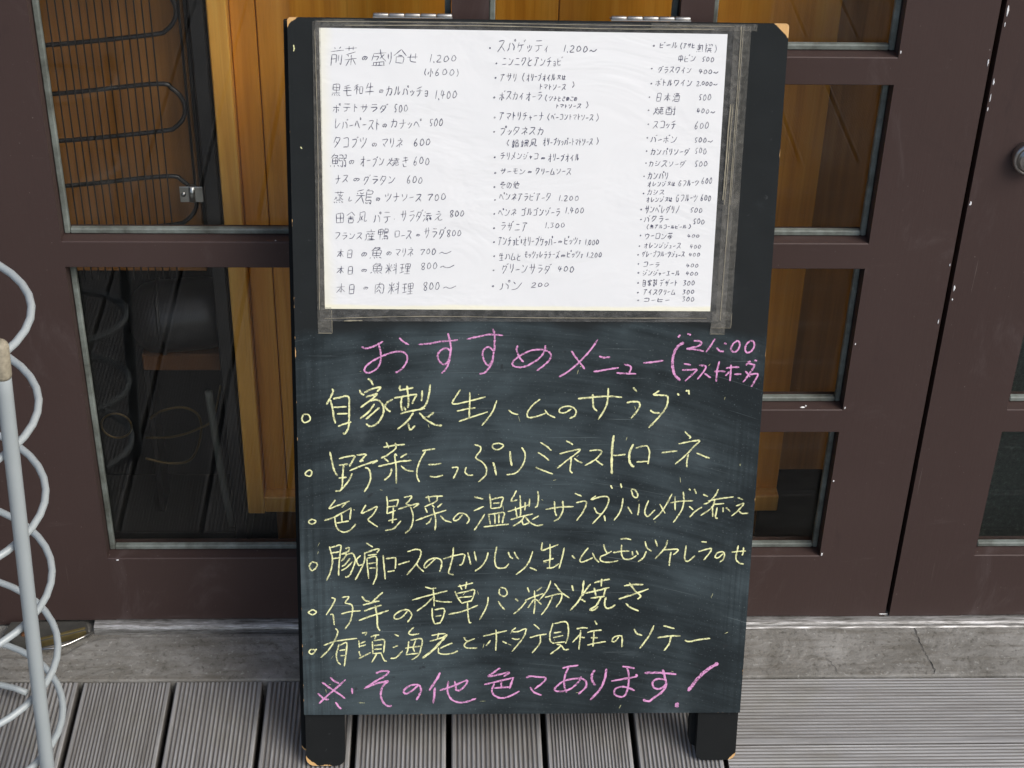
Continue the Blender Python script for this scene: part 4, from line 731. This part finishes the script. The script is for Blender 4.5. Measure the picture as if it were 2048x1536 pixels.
v, f = join(eg); mesh('tape_edges', v, f, M['tapeedge'], ms, local=True)

# ---- pen writing on the sheet: a small stroke alphabet on a 10 x 10 grid (xy digits, y down)
G = {
'ア': '11 81 62/52 46 29', 'イ': '71 44 16/54 59', 'ウ': '50 52/12 15/12 82 76 39', 'エ': '12 82/52 58/08 98', 'オ': '13 93/60 69 58/64 18', 'カ': '13 83 78 58/40 35 19',
'ク': '30 15/21 81 65 29', 'ケ': '20 05/13 93/63 57 29', 'コ': '11 81 88/18 88', 'サ': '03 93/30 36/70 75 49', 'シ': '11 32/04 25/08 57 92', 'ス': '11 81 55 09/55 99',
'ソ': '11 24/81 75 29', 'タ': '30 05/21 81 65 19/34 66', 'チ': '70 12/04 94/52 56 29', 'ツ': '01 14/40 43/91 75 29', 'テ': '10 80/04 94/54 57 29', 'ト': '30 39/33 85',
'ナ': '04 94/50 56 29', 'ニ': '22 82/08 98', 'ネ': '50 61/12 82 55 08/54 59/65 97', 'ノ': '80 64 19', 'ハ': '31 26 08/61 94 98', 'ヒ': '10 17 38 88/14 83', 'フ': '11 81 75 29',
'ヘ': '06 31 98', 'ホ': '03 93/50 59 48/25 08/75 98', 'マ': '12 92 56/35 68', 'ム': '40 18 88/64 99', 'メ': '70 55 09/23 77', 'モ': '11 81/04 94/40 47 58 88', 'ヤ': '03 83 65/30 59',
'ユ': '22 72 67/08 98', 'ヨ': '11 81 89 18/15 85', 'ラ': '21 81/14 84 76 39', 'リ': '20 25/70 75 49', 'ル': '30 26 08/60 68 95', 'レ': '20 28 94', 'ロ': '11 18/11 81 88/18 88',
'ワ': '11 15/11 81 75 39', 'ン': '11 33/08 57 92', 'ー': '05 94',
'の': '52 37 18 05 22 52 83 86 59', 'り': '21 25/70 75 49', 'せ': '04 94/70 76/30 37 59 89', 'し': '30 27 48 86', 'え': '30 61/13 73 08/45 58 98', 'と': '20 34/83 25 17 39 89',
'は': '10 15 19/33 93/60 68 49 37 57 99', 'き': '11 81/04 93/40 66/16 39 79', 'こ': '21 81 62/16 28 89', 'そ': '21 71 14 94 46 48 79', '他': '30 05/23 29/34 93 86 75/60 66/42 48 59 99',
'前': '20 31/70 61/02 92/14 19/14 44 48/16 46/64 67/84 89 78', '菜': '01 91/30 32/60 62/83 14/24 35/54 55/06 96/55 59/46 19/66 99', '盛': '12 92/12 06/14 44 36/50 64 97/83 55/17 87/17 19/37 39/57 59/87 89/09 99',
'合': '50 04/50 94/34 64/25 29/25 75 79/29 79', '小': '50 59 48/24 07/73 96', '黒': '11 81 85/11 15/13 83/15 85/50 57/07 97/18 09/38 39/58 69/78 99', '毛': '71 12/13 83/05 95/42 48 59 99',
'和': '41 12/03 53/32 39/33 06/34 56/63 68/63 93 98/68 98', '牛': '30 14/23 83/06 96/50 59', '鰯': '20 03/21 41 33/13 17/13 43 47/15 45/17 47/33 37/08 09/28 29/48 59/51 71 73 53 55 75 79 68/81 91 93 83 85 95 99 88',
'焼': '12 14/31 25 09/43 34/26 48/52 92/71 74/44 94/63 65/83 85/46 96/66 58 49/76 78 98 97', '蒸': '01 91/30 32/60 62/33 63 54/54 57/24 15/35 06/83 65 97/27 77/08 19/28 39/58 69/78 99',
'鶏': '40 01/02 13/22 33/42 33/04 54/34 09/34 59/70 61/61 65/61 91 93 63/65 95/65 67 97 99 88/68 69/78 79', '田': '11 19/11 81 89/19 89/15 85/50 59', '舎': '50 03/50 93/24 74/15 85/43 46/26 29/26 76 79/29 79',
'風': '20 26 09/20 70 77 98 97/33 57/53 37', '添': '10 21/03 14/09 26/32 82/34 94/53 36/64 97/56 59/46 38/66 88/76 98', '産': '50 52/12 92/23 34/73 64/14 94/14 17 09/45 36/36 86/38 88/29 99/65 69',
'鴨': '01 05/01 41 45/03 43/05 45/20 29/70 61/61 66/61 91 94/63 93/64 94/66 96/66 67 97 99 88/58 49/68 69/78 79', '本': '03 93/50 59/53 08/54 98/37 67', '日': '21 29/21 71 79/25 75/29 79',
'魚': '40 13/31 71 53/23 27/23 83 87/25 85/27 87/53 57/18 09/38 49/58 69/78 99', '料': '11 23/51 43/04 64/30 39/34 08/34 57/71 82/73 84/66 95/90 99', '理': '01 41/04 44/08 47/21 27/51 55/51 91 95/53 93/55 95/71 79/57 97/49 99',
'肉': '12 19/12 82 88 79/50 43 26/43 65/46 28/46 69', '娼': '20 16 39/33 29 08/03 43/51 54/51 81 84/54 84/55 59/55 95 99/57 97/59 99', '婦': '20 16 39/33 28 09/03 43/51 91 94/53 93/54 94/45 95 96/56 59/57 97 99/75 79',
'又': '11 81 65 09/22 55 99', '生': '20 04/13 83/16 86/50 59/09 99', '中': '12 17/12 82 87/16 86/50 59', '熟': '30 31/02 52/13 43/14 44 36 26/26 27/06 56/52 82 86 97/62 47/08 09/38 39/58 59/88 99',
'撰': '10 19/02 32/06 34/41 61 63/71 91 93/45 95/54 57/74 77/37 97/48 39/78 99', '酒': '11 22/03 14/09 27/31 91/33 39/33 93 99/39 99/51 55/71 75/37 97', '酎': '01 51/03 09/03 53 59/09 59/07 57/21 25/31 35/63 93/80 89 78/65 76',
'茶': '01 91/30 32/60 62/53 06/53 96/26 76/54 59 48/37 18/67 88', '自': '40 22/22 29/22 72 79/24 74/26 76/29 79', '家': '50 51/12 14/12 92 83/23 73/53 15/44 57 59 38/46 18/75 56/55 99',
'製': '20 12/12 52/04 54/30 35/44 45/61 63/80 85 74/06 96/46 19/37 39 58/56 98/85 67', '無': '30 13/22 82/04 94/22 26/42 46/62 66/06 96/18 09/38 39/58 69/78 99', 'G': '82 51 24 27 49 78 75 55',
'0': '50 22 17 39 68 85 73 50', '1': '70 39', '2': '12 41 72 65 19 99', '3': '11 71 44 76 58 19', '4': '30 15 95/61 49', '5': '41 34 55 66 58 28/41 91', '6': '60 24 17 39 68 66 45 26', '7': '03 12 82 55 29',
'8': '71 31 13 45 77 59 28 36 64 72 71', ',': '27 49', '、': '22 55', '(': '70 34 36 79', ')': '30 64 66 29', '〜': '07 24 36 67 92', '・': '33 63 66 36 33'}
DK = {'グ': 'ク', 'ゲ': 'ケ', 'ゴ': 'コ', 'ザ': 'サ', 'ジ': 'シ', 'ズ': 'ス', 'ゾ': 'ソ', 'ダ': 'タ', 'デ': 'テ', 'バ': 'ハ', 'ビ': 'ヒ', 'ブ': 'フ', 'ベ': 'ヘ', 'ボ': 'ホ'}
HK = {'パ': 'ハ', 'ピ': 'ヒ', 'プ': 'フ', 'ペ': 'ヘ', 'ポ': 'ホ'}
SM = {'ァ': 'ア', 'ィ': 'イ', 'ッ': 'ツ', 'ャ': 'ヤ', 'ュ': 'ユ', 'ョ': 'ヨ'}
WD = {',': .35, '1': .6, '(': .5, ')': .5, 'ー': .75, 'ッ': .7, 'ァ': .65, 'ィ': .65, 'ャ': .7, 'ュ': .75, 'ョ': .65, '・': .4, 'ト': .75, 'り': .8, 'リ': .8, 'の': .8, '〜': 1.3}
MENU = '''
0 -2147 -2021 7829 7638 前
0 -2003 -1877 7834 7640 菜
0 -1820 -1768 7741 7693 の
0 -1719 -1583 7806 7635 盛
0 -1567 -1515 7780 7652 り
0 -1498 -1374 7812 7666 合
0 -1362 -1257 7774 7675 せ
0 -1141 -838 7769 7676 1,200
0 -1193 -820 7623 7531 (小600)
0 -2149 -1690 7467 7318 黒毛和牛
0 -1649 -1609 7400 7356 の
0 -1589 -1135 7441 7316 カルパッチョ
0 -1079 -835 7406 7295 1,400
0 -2140 -1550 7248 7148 ポテトサラダ
0 -1508 -1346 7255 7150 500
0 -2126 -1640 7094 6963 レバーペースト
0 -1615 -1575 7042 6997 の
0 -1542 -1208 7096 6984 カナッペ
0 -1139 -979 7108 6999 500
0 -2137 -1772 6900 6771 タコブツ
0 -1727 -1682 6838 6793 の
0 -1641 -1396 6897 6775 マリネ
0 -1298 -1109 6892 6794 600
0 -2157 -2012 6718 6561 鰯
0 -1970 -1917 6653 6604 の
0 -1863 -1593 6696 6573 オーブン
0 -1572 -1446 6690 6579 焼
0 -1412 -1355 6687 6584 き
0 -1302 -1117 6701 6590 600
0 -2127 -1973 6493 6393 ナス
0 -1923 -1866 6461 6420 の
0 -1832 -1479 6491 6377 グラタン
0 -1372 -1190 6491 6392 600
0 -2134 -2033 6316 6173 蒸
0 -1991 -1938 6258 6199 し
0 -1899 -1744 6335 6176 鶏
0 -1690 -1653 6252 6210 の
0 -1603 -1198 6304 6201 ツナソース
0 -1149 -942 6308 6208 700
0 -2133 -1779 6096 5962 田舎風
0 -1729 -1522 6091 5964 パテ
0 -1509 -1489 6024 5999 、
0 -1439 -1190 6119 5984 サラダ
0 -1202 -965 6112 5986 添え
0 -916 -749 6123 6030 800
0 -2145 -1831 5874 5782 フランス
0 -1821 -1548 5919 5775 産鴨
0 -1506 -1306 5896 5794 ロース
0 -1265 -1231 5855 5825 の
0 -1194 -947 5932 5797 サラダ
0 -948 -776 5913 5815 800
0 -2123 -1925 5685 5578 本日
0 -1849 -1795 5652 5601 の
0 -1761 -1632 5713 5576 魚
0 -1582 -1532 5663 5615 の
0 -1502 -1290 5706 5595 マリネ
0 -1223 -1047 5700 5610 700
0 -1022 -892 5675 5624 〜
0 -2126 -1918 5499 5392 本日
0 -1851 -1797 5466 5428 の
0 -1762 -1306 5537 5400 魚料理
0 -1223 -1029 5549 5450 800
0 -1013 -861 5524 5464 〜
0 -2133 -1900 5299 5177 本日
0 -1832 -1786 5266 5231 の
0 -1735 -1281 5323 5172 肉料理
0 -1197 -1003 5335 5218 800
0 -978 -838 5288 5236 〜
1 -525 -496 7848 7820 ・
1 -440 112 7929 7792 スパゲッティ
1 243 607 7882 7794 1,200〜
1 -455 -427 7692 7663 ・
1 -388 250 7754 7648 ニンニクとアンチョビ
1 -462 -435 7541 7514 ・
1 -410 -217 7580 7489 アサリ
1 -179 -140 7583 7490 (
1 -130 177 7579 7493 オリーブオイル
1 187 291 7567 7515 又は
1 7 294 7475 7405 トマトソース
1 344 383 7503 7427 )
1 -475 -442 7337 7306 ・
1 -407 52 7397 7292 ボスカイオーラ
1 67 97 7362 7285 (
1 112 412 7346 7292 ツナときのこの
1 183 459 7269 7215 トマトソース
1 494 537 7293 7219 )
1 -465 -436 7128 7099 ・
1 -411 74 7180 7082 アマトリチャーナ
1 96 131 7169 7083 (
1 137 591 7165 7087 ベーコントマトソース
1 604 653 7170 7080 )
1 -469 -440 6973 6949 ・
1 -400 78 7024 6925 プッタネスカ
1 -324 -290 6888 6809 (
1 -271 11 6892 6799 娼婦風
1 57 592 6908 6818 オリーブケッパートマトソース
1 621 653 6918 6835 )
1 -459 -428 6706 6676 ・
1 -388 26 6750 6662 チリメンジャコ
1 50 88 6695 6677 の
1 115 453 6738 6649 オリーブオイル
1 -452 -418 6541 6505 ・
1 -389 -107 6578 6505 サーモン
1 -87 -49 6547 6527 の
1 -17 378 6586 6505 クリームソース
1 -456 -427 6385 6356 ・
1 -391 -170 6438 6352 その他
1 -449 -419 6241 6220 ・
1 -389 170 6316 6219 ペンネアラビアータ
1 239 470 6296 6225 1,200
1 -452 -425 6094 6064 ・
1 -399 -193 6146 6049 ペンネ
1 -157 275 6152 6053 ゴルゴンゾーラ
1 314 529 6164 6085 1,400
1 -453 -424 5936 5907 ・
1 -375 -72 6001 5887 ラザニア
1 101 329 5996 5924 1,300
1 -450 -423 5783 5756 ・
1 -398 238 5839 5727 アンチョビ・オリーブケッパー
1 257 292 5792 5766 の
1 315 507 5840 5741 ピッツァ
1 538 697 5815 5738 1,000
1 -445 -417 5626 5599 ・
1 -382 -132 5653 5563 生ハムと
1 -110 276 5676 5588 モッツァレラチーズ
1 291 330 5636 5610 の
1 349 533 5684 5594 ピッツァ
1 560 735 5672 5599 1,200
1 -451 -423 5467 5441 ・
1 -355 192 5535 5412 グリーンサラダ
1 252 445 5518 5431 400
1 -461 -422 5294 5259 ・
1 -373 -113 5347 5217 パン
1 -30 179 5327 5263 200
2 1170 1201 7893 7863 ・
2 1239 1440 7921 7851 ビール
2 1458 1484 7918 7843 (
2 1489 1623 7912 7853 アサヒ
2 1629 1803 7914 7810 熟撰
2 1817 1849 7898 7814 )
2 1440 1638 7794 7708 中ビン
2 1689 1830 7778 7713 500
2 1163 1186 7651 7632 ・
2 1238 1598 7670 7592 グラスワイン
2 1665 1884 7654 7589 400〜
2 1165 1189 7497 7474 ・
2 1220 1614 7539 7458 ボトルワイン
2 1648 1879 7522 7467 2,000〜
2 1154 1176 7356 7333 ・
2 1223 1493 7402 7297 日本酒
2 1676 1823 7395 7310 500
2 1150 1174 7218 7195 ・
2 1208 1467 7257 7152 焼酎
2 1666 1874 7237 7172 400〜
2 1153 1177 7071 7048 ・
2 1209 1471 7103 7006 スコッチ
2 1652 1816 7101 7009 600
2 1149 1175 6925 6903 ・
2 1192 1485 6950 6856 バーボン
2 1655 1865 6936 6860 500〜
2 1150 1171 6783 6762 ・
2 1198 1623 6807 6726 カンパリソーダ
2 1667 1806 6824 6738 500
2 1149 1169 6654 6633 ・
2 1182 1589 6681 6600 カシスソーダ
2 1672 1823 6686 6602 500
2 1135 1156 6513 6490 ・
2 1179 1411 6555 6462 カンパリ
2 1183 1390 6454 6385 オレンジ
2 1396 1487 6449 6399 又は
2 1511 1738 6469 6392 Gフルーツ
2 1760 1884 6506 6418 600
2 1137 1160 6326 6304 ・
2 1184 1379 6364 6296 カシス
2 1175 1373 6282 6217 オレンジ
2 1380 1464 6278 6227 又は
2 1491 1735 6311 6223 Gフルーツ
2 1761 1882 6316 6231 600
2 1118 1142 6151 6128 ・
2 1167 1553 6190 6093 サンペレグリノ
2 1652 1798 6171 6105 500
2 1122 1144 6041 6020 ・
2 1162 1447 6077 5995 バクラー
2 1690 1827 6052 5976 500
2 1195 1223 5981 5919 (
2 1233 1631 5978 5926 無アルコールビール
2 1643 1684 5987 5929 )
2 1125 1147 5864 5842 ・
2 1177 1491 5890 5808 ウーロン茶
2 1640 1782 5874 5829 400
2 1118 1141 5746 5724 ・
2 1173 1585 5779 5707 オレンジジュース
2 1674 1804 5767 5709 400
2 1105 1132 5649 5627 ・
2 1161 1628 5682 5610 グレープフルーツジュース
2 1667 1800 5670 5615 400
2 1116 1138 5548 5525 ・
2 1169 1373 5565 5494 コーラ
2 1644 1791 5548 5496 400
2 1117 1145 5448 5426 ・
2 1177 1588 5473 5400 ジンジャーエール
2 1646 1789 5459 5407 400
2 1120 1146 5334 5312 ・
2 1172 1348 5370 5282 自家製
2 1363 1569 5365 5284 デザート
2 1619 1760 5360 5291 300
2 1122 1150 5225 5201 ・
2 1189 1551 5258 5184 アイスクリーム
2 1618 1759 5257 5192 300
2 1125 1159 5138 5113 ・
2 1191 1498 5158 5104 コーヒー
2 1619 1764 5178 5112 300
'''

def glyph(ch):
    """strokes in a unit cell, y up"""
    mk = ''; sx, sy, ox, oy = 1, 1, 0, 0
    if ch in DK: b = DK[ch]; mk = 'd'
    elif ch in HK: b = HK[ch]; mk = 'h'
    elif ch in SM: b = SM[ch]; sx, sy, ox, oy = .82, .58, .05, .0
    else: b = ch
    st = [[(int(p[0])/9, 1-int(p[1])/9) for p in q.split()] for q in G[b].split('/')]
    if b == 'ー': st = [[(x, yv-.05) for x, yv in q] for q in st]
    if mk: st = [[(x*.86, yv*.86) for x, yv in q] for q in st]
    if ch == ',': st = [[(x, yv-.10) for x, yv in q] for q in st]
    if mk == 'd': st += [[(.86, .98), (.92, .86)], [(.99, 1.04), (1.06, .92)]]
    if mk == 'h': st += [[(.95+.085*math.cos(a), .95+.085*math.sin(a)) for a in [k*math.pi/3 for k in range(7)]]]
    return [[(x*sx+ox, yv*sy+oy) for x, yv in q] for q in st]
pr = random.Random(5); cols = [[], [], []]; cnt = 0
for ln in MENU.strip().split('\n'):
    a = ln.split(); ci = int(a[0]); u0, u1, va, vb = (float(q)/1e4 for q in a[1:5]); txt = a[5]
    ws = [WD.get(ch, 1.0) for ch in txt]; T = sum(ws); x = u0
    for ch, w in zip(txt, ws):
        cw = (u1-u0)*w/T; h = va-vb
        dig = ch in '0123456789'
        gw = cw*(.74 if len(txt) > 1 else 1.0)*pr.uniform(.93, 1.07); gh = h*pr.uniform(.86, 1.0)*(.92 if len(txt) > 1 else 1)
        if ch == '0': gh *= .80
        if ch in 'ー': gh = min(gh, gw*1.4)
        bx = x+(cw-gw)/2*.7; by = vb+(h-gh)*pr.uniform(.25, .75); sl = pr.uniform(.04, .16); rise = pr.uniform(.00, .08)
        if ch == '〜': gh = h*(.85 if len(txt) == 1 else .42); by = vb+h*.12
        for q in glyph(ch):
            P = [(bx+(px+sl*(py-.5))*gw+pr.uniform(-.025, .025)*gw, by+(py+rise*(px-.5))*gh+pr.uniform(-.025, .025)*gh) for px, py in q]
            cnt += 1
            rib = ribbon(P, .00078*pr.uniform(.8, 1.2), .0, 5 if len(P) > 2 else 3, .35, pr)
            cols[ci].append(([(v_.x, v_.y, v_.z+.00122+(cnt % 30)*1e-6) for v_ in rib[0]], rib[1]))
        x += cw
for c in cols:
    v, f = join(c); mesh('handwriting', v, f, M['ink'], pp, local=True)
